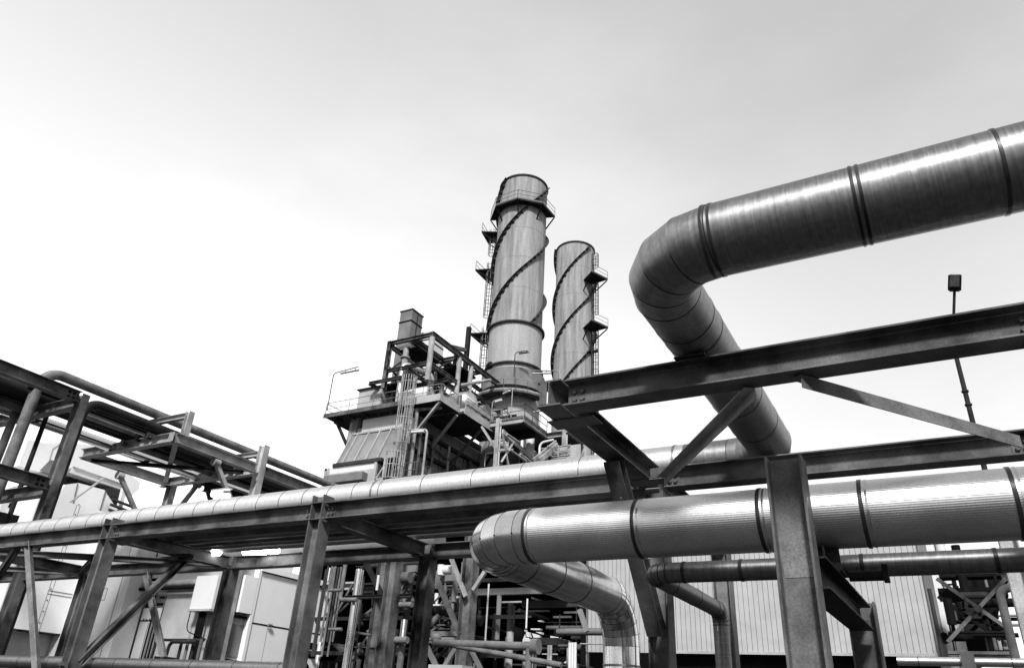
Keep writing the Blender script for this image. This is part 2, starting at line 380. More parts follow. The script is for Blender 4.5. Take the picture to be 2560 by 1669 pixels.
# the overhead pipe
xs_b = [ony(p, 5.05).x for p in (dd(1650, 560), dd(1668, 560), dd(1990, 470), dd(2006, 470), dd(2318, 390))]
ys = [onx(p, OVX).y for p in (dd(1625, 760), dd(1640, 775), dd(1790, 970), dd(1720, 880))]
pipe('overhead_pipe', 'large dull clad pipe high at right, bending back over the outer rack beam', [(5.2, 5.05, OVZ), (OVX, 5.05, OVZ), (OVX, 10.6, OVZ), (-3.0, 10.6, OVZ)],
     OVR, 'clad_dull', rb=.62, seg=4, n=64, bands=[((x, 5.05, OVZ), BX) for x in xs_b], bw=.022, bm='band_dark', seams=[((OVX, y, OVZ), BY) for y in (6.15, 6.45, 7.3, 8.2, 9.1)])
# shoe under it on the outer beam
s = MB(); s.box((OVX-.17, 6.34, ZB+H+.003), (OVX+.13, 6.72, ZB+H+.02)); s.box((OVX-.03, 6.36, ZB+H+.02), (OVX-.015, 6.7, OVZ-OVR+.01)); s.box((OVX-.14, 6.50, ZB+H+.02), (OVX+.10, 6.515, OVZ-OVR+.05))
tag(s.build('pipe_shoe', 'steel_dark'), 'dark flat steel shoe between outer beam and overhead pipe', 'pipe support')
# long straight pipe on the rack
t = []
x = -31.0; k = 0
while x < -3.2:
    t.append(x); x += (.62 if x < -9 else (1.05 if k % 2 else .95)); k += 1
pipe('long_pipe', 'long bright clad pipe lying along the rack top from left edge to the overhead pipe', [(-36, 10.6, OVZ), (-3.0, 10.6, OVZ)], OVR, 'clad', n=48,
     bands=[((x, 10.6, OVZ), BX) for x in (-8.85, -3.9, -3.15, -2.3)][:3], bw=.035, seams=[((x, 10.6, OVZ), BX) for x in t])
# smaller pipes between the rows, on the cross beams
ZT = ZC-.02+.13
for (y, r, mt, lab) in ((11.13, .105, 'steel_far', 'grey medium pipe beside the long clad pipe under its shadow, on the cross beams'),
                        (11.45, .11, 'clad_dull', 'thin dull clad pipe, second of the bundle on the rack cross beams'),
                        (11.78, .12, 'steel', 'grey pipe, third of the bundle on the rack cross beams'),
                        (12.08, .07, 'clad_dull', 'thinnest dull pipe, fourth of the bundle on the rack cross beams'),
                        (12.45, .15, 'pale', 'wide pale pipe at the far edge of the bundle on the rack cross beams')):
    pipe('rack_pipe', lab, [(-16.5, y, ZT+r+.012), (-3.4, y, ZT+r+.012)], r, mt, n=20, group='pipes lying in the rack')
pipe('rack_pipe', 'added grey pipe just beyond the far rack beam, backing the lit tube lamps', [(-17, 13.75, 5.02), (-9.6, 13.75, 5.02)], .24, 'grey', n=20, group='pipes lying in the rack')  # added to darken the bright gap behind the lamps
pipe('rack_pipe', 'thin pale pipe running just above the big ribbed pipe at right', [(-1.05, 10.3, 4.42), (5, 10.3, 4.42)], .045, 'steel_light', n=16, group='pipes lying in the rack')

# ------------------------------------------------------------------ big low pipe with two elbows
YA = 7.55; zA = 1.6+.2477*YA; BR = .305; XB = -4.88
xb = [ony(p, YA-BR).x for p in (dd(1213, 1250), dd(1468, 1230), dd(1762, 1210), dd(2004, 1190), dd(2362, 1150))]
xel = ony(dd(1085, 1255), YA).x + BR
ydn = 11.75
XC = -4.80; ydn = 12.38; RB = min(.72, xb[0]-XC-.02)
rp_ = thing('ribbed_pipe', (XC, YA, 0), 'big bright ribbed pipe low across the right, turning back under the rack and down', 'pipe')
MB().tube([(4.2, YA, zA), (xb[0], YA, zA)], BR, 72).build('straight_run', 'clad_ribbed', rp_)
P = bend([(xb[0], YA, zA), (XC, YA, zA), (XC, ydn, zA), (XC, ydn, 0)], RB, 6)
k1 = 8
MB().tube(P[:k1], BR-.001, 72, crease=True, caps=False).build('elbow', 'clad_elbow', rp_)
MB().tube(P[k1-1:k1+1], BR-.001, 72, caps=False).build('return_run', 'clad_elbow', rp_)
MB().tube(P[k1:-1], BR-.001, 72, crease=True, caps=False).build('elbow', 'clad_bright', rp_)
MB().tube(P[-2:], BR-.001, 72, caps=False).build('down_run', 'clad_bright', rp_)
for q in range(1, len(P)-1):
    d_ = ((P[q]-P[q-1]).normalized()+(P[q+1]-P[q]).normalized()).normalized()
    MB().ring(P[q], d_, BR, .005, .003, 64).build('seam', 'seam', rp_)
    # a lap rivet on each gore
    e_ = V((0, -1, -.1)).normalized(); e_ = (e_-d_*e_.dot(d_)).normalized()
    MB().tube([P[q]+e_*(BR-.002), P[q]+e_*(BR+.006)], .010, 8).build('rivet', 'black', rp_)
for x in xb: MB().ring((x, YA, zA), BX, BR, .035, .010, 72).build('band', 'band_dark', rp_); MB().ring((x+.05, YA, zA), BX, BR, .02, .006, 72).build('band', 'clad_elbow', rp_)
for y in (8.75, 9.55, 10.45): MB().ring((XC, y, zA), BY, BR, .012, .005, 64).build('seam', 'seam', rp_)
for z in (2.45, 2.1, 1.75): MB().ring((XC, ydn, z), BZ, BR, .035, .006, 64).build('band', 'clad_dull', rp_)
s = MB(); s.box((-1.02, 7.40, 2.935), (-.74, 7.70, 2.955)); s.box((-.89, 7.42, 2.955), (-.87, 7.68, zA-BR+.03)); s.box((-1.0, 7.54, 2.955), (-.76, 7.56, zA-BR+.02))
tag(s.build('pipe_shoe', 'steel_dark'), 'dark steel shoe under the big ribbed pipe, behind the near column', 'pipe support')
# small clad pipe
YS = 8.4; zS = 1.6+.1856*YS; SR = .112
xs_ = [ony(p, YS-SR).x for p in (dd(1585, 1330), dd(1720, 1330), dd(2003, 1310), dd(2315, 1290))]
pipe('small_clad_pipe', 'slim dull clad pipe under the ribbed pipe, turning back then down', [(4, YS, zS), (-2.88, YS, zS), (-2.88, 11.4, zS), (-2.88, 11.4, 0)], SR, 'clad_dull', rb=.2, seg=5, n=32,
     bands=[((x, YS, zS), BX) for x in xs_], bw=.035, bm='band_dark', seams=[((-2.88, y, zS), BY) for y in (9.1, 10.1, 11)])
# ------------------------------------------------------------------ near support frame
sup = thing('support_frame', (-.96, 6.53, 0), 'near weathered H-column at right with a beam running back under the ribbed pipe', 'support frame')
pc = hcol(MB(), -.985, 6.53, 0, 3.73, w=.27, d=.3).build('column', 'steel', sup)
pt_ = ony(z8(430, 380), 6.52); pt2_ = ony(z8(430, 690), 6.52)
MB().box((-.985-.115, 6.5195, pt2_.z), (-.985+.115, 6.5225, pt_.z)).build('repaired_patch', 'steel_mid', pc)
MB().box((-1.09, 6.41, 3.728), (-.82, 6.65, 3.738)).build('cap_plate', 'steel', pc) if False else None
c5 = hcol(MB(), -.83, 9.68, 0, 2.98, w=.27, d=.3).build('column', 'steel', sup)
MB().ibeam((-.9, 6.68, 2.8), (-.84, 9.54, 2.8), w=.24, h=.26).build('beam', 'steel_dark', sup)
s = MB(); s.tube([(-.75, 8.0, 2.99), (-.42, 8.0, 2.99)], .05, 12); s.box((-.45, 7.93, 2.93), (-.4, 8.07, 3.08)); s.build('bracket', 'steel_dark', sup)

# ------------------------------------------------------------------ helpers for platforms, rails and ladders
def railing(mb, pts, h=1.1, r=.03, step=1.6, mid=True, kick=True):
    pts = [V(p) for p in pts]; up = V((0, 0, h))
    mb.tube([p+up for p in pts], r, 6, smooth=False)
    if mid: mb.tube([p+up*.52 for p in pts], r*.8, 6, smooth=False)
    for a, b in zip(pts[:-1], pts[1:]):
        n = max(1, round((b-a).length/step))
        for i in range(n+1):
            p = a.lerp(b, i/n); mb.tube([p, p+up], r, 6, smooth=False)
        if kick: mb.bar(a+V((0, 0, .08)), b+V((0, 0, .08)), .02, .16)
def ladder(par, base, top, out, w=.45, cage=True, mt='steel_light', r=.035, c0=2.2):
    base = V(base); top = V(top); out = V(out).normalized(); sd = out.cross(V((0, 0, 1))).normalized()
    s = MB()
    for k in (-1, 1): s.tube([base+sd*k*w/2, top+sd*k*w/2+V((0, 0, 1))], r, 6, smooth=False)
    z = .3
    while z < (top-base).length: s.tube([base+V((0, 0, z))+sd*w/2, base+V((0, 0, z))-sd*w/2], r*.6, 5, smooth=False); z += .33
    s.build('ladder', mt, par)
    if cage:
        s = MB(); H_ = (top-base).length; cr = .42
        def hp(a, z): return base+V((0, 0, z))+out*(.38-math.cos(a)*cr*-1 if False else .38+math.cos(a)*cr)+sd*math.sin(a)*cr
        z = c0
        while z < H_+1.0:
            s.tube([hp(R(a), z) for a in range(-130, 131, 26)], r*.8, 5, smooth=False); z += .95
        for a in (-120, -72, -36, 0, 36, 72, 120): s.tube([hp(R(a), c0), hp(R(a), H_+1.0)], r*.75, 5, smooth=False)
        s.build('ladder_cage', mt, par)
def fluor(name, base, h, arm, d, label, group='platform lamps', r=.045, mt='steel_light', lm='white'):
    """pole with a bent arm carrying a tube lamp"""
    base = V(base); d = V(d).normalized(); t = thing(name, tuple(base), label, 'lamp', group)
    P = bend([base, base+V((0, 0, h)), base+V((0, 0, h))+d*arm+V((0, 0, .12*arm))], .3, 5)
    MB().tube(P, r, 7).build('pole', mt, t)
    a = base+V((0, 0, h-.12))+d*(arm*.3); b = base+V((0, 0, h-.03))+d*(arm*1.05)
    f = MB().tube([a, b], .085, 8).build('lamp_housing', lm, t)
    MB().tube([a.lerp(b, .25)+V((0, 0, .02)), a.lerp(b, .25)+V((0, 0, .28))], .03, 5).build('clamp', 'black', t)
    MB().tube([a.lerp(b, .8)+V((0, 0, .02)), a.lerp(b, .8)+V((0, 0, .25))], .03, 5).build('clamp', 'black', t)
    return t

# ------------------------------------------------------------------ left tower: frame of the high rack that runs away from the camera
LX = -24.2
tw = thing('high_pipe_rack', (LX, 12.95, 0), 'tall grey steel rack at the left edge, holding pipes that run back above the cabinets', 'pipe rack')
A = onx(z1(0, 120), LX); B = onx(z1(668, 390), LX); zt = (A.z+B.z)/2
MB().ibeam((LX, 7.5, zt), (LX, 12.75, zt), w=.3, h=.37).build('beam', 'steel', tw)
bolts(tw, (LX+.012, 12.5, zt), (1, 0, 0), (0, 1, 0), (0, 0, 1), .16, .16, 2, 2, .045, 'black')
col1 = hcol(MB(), LX, 12.9, 0, onx(z1(710, 365), LX).z, w=.26, d=.36).build('column', 'steel', tw)
C_ = onx(z1(220, 1035), LX); zl = C_.z-.0
MB().ibeam((LX, 7.5, zl-.12), (LX, 12.75, zl-.12), w=.3, h=.36).build('beam', 'steel', tw)
bolts(tw, (LX+.012, 12.5, zl-.12), (1, 0, 0), (0, 1, 0), (0, 0, 1), .16, .16, 2, 2, .045, 'black')
LX2 = ony(z1(275, 420), 12.9).x
for zz in (zt-.12, zl-.25): MB().ibeam((LX-.2, 12.9, zz), (-34, 12.9, zz), w=.3, h=.36).build('cross_beam', 'steel', tw)
MB().ibeam((LX2, 5, zt), (LX2, 12.75, zt), w=.3, h=.34).build('beam', 'steel', tw)
MB().ibeam((LX2, 5, zl-.12), (LX2, 12.75, zl-.12), w=.3, h=.34).build('beam', 'steel', tw)
# platform frame further along
pz = onx(z1(1830, 860), LX).z
PN = onx(z1(1490, 725), LX).y; PF = onx(z1(2170, 980), LX).y
PXL = onz(z1(700, 905), pz-.18).x
for a, b in (((LX, PN, pz), (LX, PF, pz)), ((LX-.16, PN, pz), (PXL, PN, pz)), ((PXL, PN, pz), (PXL, PF+.3, pz)), ((LX-.2, PF+.2, pz), (PXL-.5, PF+.2, pz))):
    MB().ibeam(a, b, w=.3, h=.36).build('beam', 'steel_light', tw)
s = MB(); s.box((LX-.16, PN-.17, pz-.18), (LX+.13, PN-.155, pz+.18)); s.build('end_plate', 'steel_light', tw)
MB().ibeam((LX-.3, PN+.3, pz-.05), (PXL+.3, PF-.2, pz-.05), w=.2, h=.16).build('brace', 'steel_light', tw)
MB().ibeam((LX-.3, PF-.3, pz-.2), (PXL+.2, PN+.3, pz-.2), w=.16, h=.14).build('brace', 'steel_dark', tw)
hcol(MB(), LX, PF+.25, 0, onx(z1(2200, 775), LX).z, w=.3, d=.34).build('column', 'steel_light', tw)
hcol(MB(), PXL, PF+.4, 0, pz+.1, w=.3, d=.34).build('column', 'steel_light', tw)
# outrigger posts and arms
pt = onx(z1(1600, 500), LX).z
hcol(MB(), LX, PN+.35, pz+.18, pt, w=.24, d=.24).build('post', 'steel_light', tw)
MB().ibeam((LX-.12, PN+.35, pt-.14), (LX-2.6, PN+.35, pt-.14), w=.2, h=.22).build('arm', 'steel_light', tw)
pt2 = onx(z1(2160, 790), LX).z
MB().ibeam((LX-.15, PF+.3, pt2-.16), (LX-2.4, PF+.3, pt2-.16), w=.2, h=.22).build('arm', 'steel_light', tw)
# beams going on beyond the platform
MB().ibeam((LX, PF+.45, pz), (LX, 44, pz), w=.3, h=.4).build('beam', 'steel_mid', tw)
MB().ibeam((LX-3.5, PF+.45, pz-.3), (LX-3.5, 44, pz-.3), w=.3, h=.4).build('beam', 'steel_dark', tw)
# knee braces
for (p, q_, X_, mt) in ((z1(1835, 935), z1(1945, 1215), LX, 'steel_light'), (z1(1020, 1050), z1(1135, 1310), PXL, 'steel_light'), (z1(1680, 1120), z1(1570, 1265), PXL+1.5, 'steel_light'), (z1(1750, 1110), z1(1785, 1240), PXL+2, 'steel_dark')):
    a = onx(p, X_); b = onx(q_, X_); MB().bar(a, b+(b-a)*.4, .16, .16, (1, 0, 0)).build('brace', mt, tw)
    MB().tube([a-V((.0, .14, 0)), a+V((.0, .14, 0))], .17, 8).build('gusset', mt, tw)
# pipes of the high rack
def bpix(p, z): return onz(p, z).x
def bpipe(label, p, z, r, mt, y0, y1, group='pipes of the high rack', bands=(), pre=(), post=(), rb=None):
    x = bpix(p, z); P = [V(q) for q in pre]+[V((x, y0, z)), V((x, y1, z))]+list(post)
    return pipe('rack_run_pipe', label, P, r, mt, rb=rb, seg=8, n=20, gores=False, crease=False, group=group, bands=[((x, y, z), BY) for y in bands], bw=.05)
zz = pt+.14
x3 = bpix(z1(1100, 435), zz); y3 = onx(z1(440, 190), x3).y
pipe('rack_run_pipe', 'topmost fat grey pipe of the high rack, with a bend at its near end', [(x3, y3-.3, 5), (x3, y3-.3, zz), (x3, 44, zz)], .18, 'steel_mid', rb=.7, seg=10, n=24, gores=False, crease=False)
zz = 10.72; x4 = bpix(z1(1120, 560), zz); y4 = onx(z1(790, 430), x4).y
pipe('rack_run_pipe', 'dark pipe bending down just beside the front column of the high rack', [(x4, y4-.25, 0), (x4, y4-.25, zz), (x4, 44, zz)], .17, 'steel_dark', rb=.6, seg=10, n=24, gores=False, crease=False)
for i, (p, z, r, mt, y0, y1, lab) in enumerate((
    (z1(1000, 553), 10.75, .07, 'black', 12, 40, 'black thin pipe right beneath the bending dark pipe of the high rack'),
    (z1(1000, 585), 10.75, .07, 'black', 12, 40, 'second black thin pipe beneath the bending dark pipe of the high rack'),
    (z1(1000, 603), 10.75, .07, 'steel_light', 13.5, 40, 'thin pale tube of the high rack, upper one of the bright pair'),
    (z1(1000, 640), 10.75, .11, 'steel_light', 13.5, 40, 'thin pale tube of the high rack, lower one of the bright pair'),
    (z1(900, 650), 10.75, .2, 'steel_dark', 8, 40, 'thickest dark insulated pipe in the bundle of the high rack'),
    (z1(800, 760), 10.3, .16, 'clad_bright', 8, 40, 'shiny silver pipe of the high rack, lowest of its bundle'),
    (z1(120, 300), 10.9, .30, 'steel_dark', 5, 30, 'thick banded pipe at the far left edge of the high rack'),
    (z1(120, 235), 10.9, .07, 'steel_light', 5, 17, 'thin pale tube above the thick banded pipe at the left edge'),
    (z1(60, 470), 10.6, .14, 'clad', 5, 30, 'silver pipe low at the far left edge of the high rack'))):
    bpipe(lab, p, z, r, mt, y0, y1)
for i, (p, z, r, mt, lab) in enumerate(((z1(1500, 800), 10.5, .12, 'darkgrey', 'first dark pipe seen below the platform beam of the high rack'), (z1(1560, 870), 10.5, .14, 'steel_dark', 'second dark pipe seen below the platform beam of the high rack'),
                            (z1(1500, 930), 10.4, .12, 'steel_mid', 'grey pipe seen below the platform beam of the high rack, lowest of three'))):
    bpipe(lab, p, z, r, mt, 16.5, 40)
# uprights of the far left
for (p, q_, X_, r, mt, lab, bent) in ((z1(215, 300), z1(10, 830), -27.5, .13, 'steel_far', 'round grey upright pipe, the outermost at the left edge', 1), (z1(330, 330), z1(190, 800), -28.5, .11, 'steel_far', 'round grey upright pipe bent over under the top beam', 1), (z1(405, 520), z1(245, 980), -27.5, .08, 'steel_dark', 'thin black upright pipe nearest the tall left column', 0)):
    a = onx(p, X_); P = [(X_, a.y, 0), (X_, a.y, a.z)]
    if bent: P.append((X_, a.y+3, a.z))
    pipe('upright_pipe', lab, P, r, mt, rb=.35, seg=8, n=16, gores=False, crease=False, group='uprights of the high rack')

# ------------------------------------------------------------------ white intake ducts at the left
def slab(par, name, pts, plane, off, mt):
    """a panel measured on the plane ('x'|'y', value) and given real depth"""
    f = onx if plane[0] == 'x' else ony
    P = [f(p, plane[1]) for p in pts]
    return MB().prism(P, off).build(name, mt, par)
o1 = thing('intake_duct', (-36, 22, 0), 'white rounded air intake duct high at left behind the tall rack', 'air duct')
slab(o1, 'duct_body', [h5(380, 205), h5(640, 262), h5(830, 235), h5(1262, 285), h5(1262, 330), h5(1900, 780), h5(1880, 880), h5(1790, 960), h5(1640, 830), h5(960, 590), h5(720, 640), h5(520, 640), h5(250, 560)], ('x', -36), (-4, 0, 0), 'white_bright')
slab(o1, 'duct_end', [h5(540, 625), h5(680, 480), h5(760, 500), h5(740, 690)], ('x', -35.98), (-.3, 0, 0), 'grey')
slab(o1, 'duct_seam', [h5(663, 500), h5(668, 500), h5(720, 330), h5(832, 250), h5(824, 250), h5(712, 325)], ('x', -35.97), (-.3, 0, 0), 'pale')
MB().ibeam(onx(h5(965, 605), -35.6), onx(h5(1640, 845), -35.6), w=.2, h=.3).build('support_beam', 'white', o1)
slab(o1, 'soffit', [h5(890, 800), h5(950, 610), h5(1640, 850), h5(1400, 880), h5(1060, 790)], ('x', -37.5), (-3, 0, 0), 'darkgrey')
o2 = thing('filter_duct', (-37, 22, 0), 'white chamfered duct with vertical seams standing lower behind the rack at left', 'air duct')
slab(o2, 'duct_body', [h5(880, 815), h5(1065, 792), h5(1410, 885), h5(1575, 1135), h5(1570, 1300), h5(700, 1300), h5(640, 1200)], ('x', -35), (-3, 0, 0), 'white_bright')
for q_ in ((1052, 800, 960, 1180), (1430, 900, 1350, 1170)): MB().bar(onx(h5(q_[0], q_[1]), -34.98), onx(h5(q_[2], q_[3]), -34.98), .04, .04).build('seam', 'grey', o2)
MB().bar(onx(h5(820, 1080), -34.9), onx(h5(1240, 1200), -34.9), .1, .14).build('ledge', 'pale', o2)
MB().bar(onx(h5(780, 1175), -34.5), onx(h5(1400, 730), -34.5), .08, .08).build('strut', 'pale', o2); MB().bar(onx(h5(1600, 1180), -34.4), onx(h5(1680, 860), -34.4), .2, .2).build('strut', 'white', o2)
s = MB(); a = onx(h5(1540, 1020), -34.2)
for k in range(3): s.tube([a+V((0, -.1, -.25*k)), a+V((0, 1.3, -.25*k-.1))], .07, 8)
s.build('valve', 'darkgrey', o2)
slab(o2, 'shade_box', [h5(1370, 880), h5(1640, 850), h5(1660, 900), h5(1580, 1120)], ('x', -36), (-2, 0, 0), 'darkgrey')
slab(o2, 'hood', [h5(760, 1215), h5(820, 1170), h5(920, 1230), h5(750, 1260)], ('x', -34.6), (-.5, 0, 0), 'darkgrey')
o3 = thing('louvre_unit', (-33, 18, 0), 'small white unit with dark louvred openings low at the left edge above the long pipe', 'ventilation unit')
slab(o3, 'casing', [h5(90, 930), h5(700, 760), h5(560, 1290), h5(0, 1290), h5(0, 1150)], ('x', -35), (-3, 0, 0), 'white')
slab(o3, 'opening', [h5(180, 940), h5(250, 930), h5(240, 990), h5(150, 1010)], ('x', -34.97), (-.3, 0, 0), 'black')
slab(o3, 'opening', [h5(140, 1060), h5(230, 1050), h5(190, 1130), h5(110, 1120)], ('x', -34.97), (-.3, 0, 0), 'black')
slab(o3, 'opening', [h5(330, 930), h5(440, 960), h5(380, 1190), h5(260, 1150)], ('x', -34.97), (-.3, 0, 0), 'darkgrey')
for k in range(3): MB().bar(onx(h5(300-k*22, 1000+60*k), -34.9), onx(h5(420-k*18, 1020+55*k), -34.9), .06, .1).build('louvre', 'pale', o3)
MB().tube([onx(h5(440, 1140), -34.6), onx(h5(640, 1170), -34.6)], .6, 20).build('duct_stub', 'grey', o3)
slab(o3, 'base', [h5(0, 1180), h5(380, 1260), h5(380, 1330), h5(0, 1330)], ('x', -34), (-1, 0, 0), 'black')

# ------------------------------------------------------------------ white cabinets and enclosures under the rack at left
CX = -24.0
cab = thing('control_cabinet', (CX, 24, 0), 'tall white control cabinet with double doors and a black two-pane vent, right of the others', 'cabinet')
p0 = onx(c4(480, 140), CX); p1 = onx(c4(750, 120), CX); pR = onx(c4(1775, 330), CX); zc = onx(c4(1200, 225), CX).z
MB().box((CX-4, p1.y, 0), (CX, pR.y, zc)).build('body', 'white_bright', cab)
MB().box((CX-4, p0.y-.1, 0), (CX-.25, p1.y, zc+.2)).build('recess', 'pale', cab)
zs = onx(c4(880, 940), CX).z
s = MB(); s.box((CX-.01, p1.y+.05, zs-.025), (CX+.012, pR.y-.2, zs+.025)); s.box((CX-.01, p1.y+.25, zc-.13), (CX+.012, pR.y, zc-.09)); s.build('door_gap', 'black', cab)
ym = onx(c4(860, 980), CX).y
MB().box((CX-.01, ym-.008, 0), (CX+.004, ym+.008, zs-.03)).build('door_gap', 'grey', cab)
MB().box((CX-.05, p1.y+.05, zc-.09), (CX+.1, pR.y+.1, zc+.12)).build('roof_cap', 'white_bright', cab)
v0 = onx(c4(1465, 1180), CX); v1 = onx(c4(1560, 1290), CX); v2 = onx(c4(1530, 1415), CX)
vf = MB().box((CX+.003, v0.y, v1.z), (CX+.02, v1.y, v0.z)).build('vent', 'black', cab); vf = MB().box((CX+.003, v0.y, v2.z), (CX+.02, v1.y, v1.z-.06)).build('vent', 'black', cab)
MB().box((CX-.1, pR.y-.12, 0), (CX+.06, pR.y, zc)).build('corner_post', 'white_bright', cab)
MB().box((CX-.1, p1.y-.03, 0), (CX+.04, p1.y+.12, zc)).build('corner_post', 'white_bright', cab)
for k in range(7): MB().box((CX+.06, pR.y-.1, 2.2+k*.6), (CX+.09, pR.y-.02, 2.3+k*.6)).build('hinge', 'grey', cab)
s = MB(); s.tube([(CX+.1, ym-.1, zs+.02), (CX+.1, ym+.1, zs+.02)], .05, 8); s.build('latch', 'grey', cab)
# recess door, hanging box and its dark grille
b0 = onx(c4(485, 210), CX-.2); b1 = onx(c4(655, 260), CX-.2); b2 = onx(c4(370, 740), CX-.2); b3 = onx(c4(580, 850), CX-.2)
MB().box((CX-.3, b0.y, b2.z), (CX+.05, b1.y+.05, b0.z)).build('wall_box', 'white_bright', cab)
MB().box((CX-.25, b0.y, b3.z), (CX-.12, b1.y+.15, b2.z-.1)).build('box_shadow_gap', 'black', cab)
g0 = onx(c4(260, 1420), CX-.24); g1 = onx(c4(455, 1500), CX-.24)
MB().box((CX-.26, g0.y, g1.z-.3), (CX-.2, g1.y, g0.z)).build('grille', 'black', cab)
d0 = onx(c4(350, 910), CX-.24); d1 = onx(c4(570, 910), CX-.24)
MB().box((CX-.26, d0.y, g0.z+.1), (CX-.225, d1.y, d0.z)).build('recessed_door', 'grey', cab)
s = MB(); s.tube([(CX-.15, p0.y-.02, 0), (CX-.15, p0.y-.02, zc)], .03, 8); s.build('conduit', 'black', cab)

EY = 21.0
wal = thing('equipment_wall', (-31, EY, 0), 'white panelled equipment wall with a recess, conduits and rows of rivets, left of the cabinets', 'wall')
b = ony(c2(1560, 100), EY); zsm = ony(c2(700, 850), EY).z; zrc = ony(c2(700, 650), EY).z
xl = ony(c2(175, 140), 20.0).x+.5; xr = CX-.3
xrr = ony(c2(1180, 500), EY).x; ztr = ony(c2(900, 190), EY).z
MB().box((xl, EY, 0), (xr, EY+3, zsm)).build('panel', 'white', wal)
MB().box((xl, EY, zsm+.03), (xr, EY+3, zrc)).build('panel', 'white', wal)
MB().box((xrr, EY, zrc), (xr, EY+3, 9)).build('panel', 'white', wal)
MB().box((xl, EY+.45, zrc), (xrr, EY+3, ztr)).build('recess_panel', 'white', wal)
MB().box((xl, EY, ztr), (xrr, EY+3, 9)).build('panel', 'white', wal)
q0 = ony(c2(440, 390), EY+.4); q1 = ony(c2(560, 650), EY+.4)
MB().box((q0.x-.05, EY+.38, q1.z), (q1.x-.1, EY+.44, q0.z+.1)).build('grey_panel', 'grey', wal)
MB().box((xl, EY-.015, zsm), (xr, EY, zsm+.05)).build('seam', 'black', wal)
for (u, v, u2, v2, th) in ((560, 600, 1130, 600, .1), (720, 495, 1160, 495, .08), (660, 297, 1210, 290, .06), (740, 660, 850, 660, .08)):
    p = ony(c2(u, v), EY+.4); q_ = ony(c2(u2, v2), EY+.4); s = MB()
    k = p.x
    while k < q_.x: s.box((k, EY+.38, p.z-th/2), (k+.05, EY+.43, p.z+th/2)); k += .09
    s.build('vent_strip', 'darkgrey', wal)
for k in range(26):
    x_ = xl+.2+k*(xr-xl-.3)/26
    MB().box((x_, EY-.03, zsm+.05), (x_+.05, EY, zsm+.1)).build('rivet', 'darkgrey', wal)
for (u, u2) in ((885, 845), (545, 490)):
    p = ony(c2(u, 880), EY); MB().box((p.x, EY-.008, 1), (p.x+.03, EY, p.z)).build('seam', 'grey', wal)
p = ony(c2(350, 345), EY-.3); q_ = ony(c2(1500, 320), EY-.3)
pipe('wall_pipe', 'pale pipe crossing the recess of the white equipment wall', [(p.x, EY-.3, p.z+.1), (q_.x, EY-.3, p.z+.1)], .13, 'steel_light', n=16, group=None)
pipe('wall_pipe', 'dark pipe crossing the recess of the white equipment wall', [(p.x, EY-.42, p.z-.1), (q_.x+.2, EY-.42, p.z-.1)], .07, 'black', n=12)
p = ony(c2(690, 405), EY); q_ = ony(c2(1130, 405), EY)
pipe('wall_pipe', 'short white flanged pipe inside the recess of the equipment wall', [(p.x-1, EY+.1, p.z), (q_.x, EY+.1, p.z)], .13, 'white', n=16, bands=[((q_.x-.1-.9*k, EY+.1, p.z), BX) for k in range(3)], bm='grey')
# conduits
for i, (pts, r, lab) in enumerate((((c2(625, 690), c2(430, 1430)), .035, 'first thin black conduit running down the white wall'), ((c2(650, 790), c2(485, 1420)), .035, 'second thin black conduit running down the white wall'),
     ((c2(660, 900), c2(540, 1420)), .035, 'third thin black conduit running down the white wall'), ((c2(810, 465), c2(745, 720), c2(590, 1420)), .03, 'long black conduit starting at the lever in the wall recess'))):
    pp = [ony(c, EY-.12) for c in pts]; x_ = (pp[0].x+pp[-1].x)/2
    pipe('conduit', lab, [(x_, EY-.12, pp[-1].z-1.5), (x_, EY-.12, pp[0].z)], r, 'black', n=8, group='wall conduits')
wb = thing('junction_box', (-26.6, EY-.5, 0), 'white wall box with black cables hanging below it', 'electrical box')
p = ony(c2(1150, 700), EY-.6); q_ = ony(c2(1500, 360), EY-.6)
MB().box((p.x, EY-.6, p.z+.08), (q_.x+.2, EY-.02, q_.z+.5)).build('housing', 'white', wb)
MB().box((p.x-.04, EY-.65, p.z), (q_.x+.2, EY-.02, p.z+.08)).build('base_plate', 'pale', wb)
for k in range(3):
    x_ = ony(c2(1325+k*38, 720), EY-.4).x
    MB().tube([(x_, EY-.4, 1.0), (x_, EY-.4, p.z)], .05, 8).build('cable', 'black', wb)
s = MB(); s.tube(bend([(p.x-.02, EY-.5, p.z), (p.x-.02, EY-.5, p.z-.7), (p.x+1.2, EY-.5, p.z-1.0)], .3, 6), .02, 6); s.build('cable', 'black', wb)
rl = thing('yard_rail', (-29, EY-2, 0), 'grey tube railing in front of the white equipment wall', 'railing')
rz = ony(c2(1080, 1130), EY-2).z; xa = ony(c2(680, 1100), EY-2).x; xb_ = ony(c2(1290, 1130), EY-2).x; xm = ony(c2(1020, 1150), EY-2).x
MB().tube(bend([(xa-.3, EY-2, 0), (xa, EY-2, rz), (xb_+.3, EY-2, rz)], .2, 5), .05, 10).build('top_rail', 'steel_dark', rl)
MB().tube(bend([(xm-.3, EY-2.4, 0), (xm, EY-2.4, rz-.1), (xb_+.4, EY-2.4, rz-.1)], .2, 5), .06, 10).build('top_rail', 'steel_dark', rl)
for k in range(5):
    x_ = xm+.35+k*.33; MB().tube([(x_, EY-2.2, 0), (x_, EY-2.2, rz)], .055, 8).build('post', 'steel_far' if k % 2 else 'steel_dark', rl)
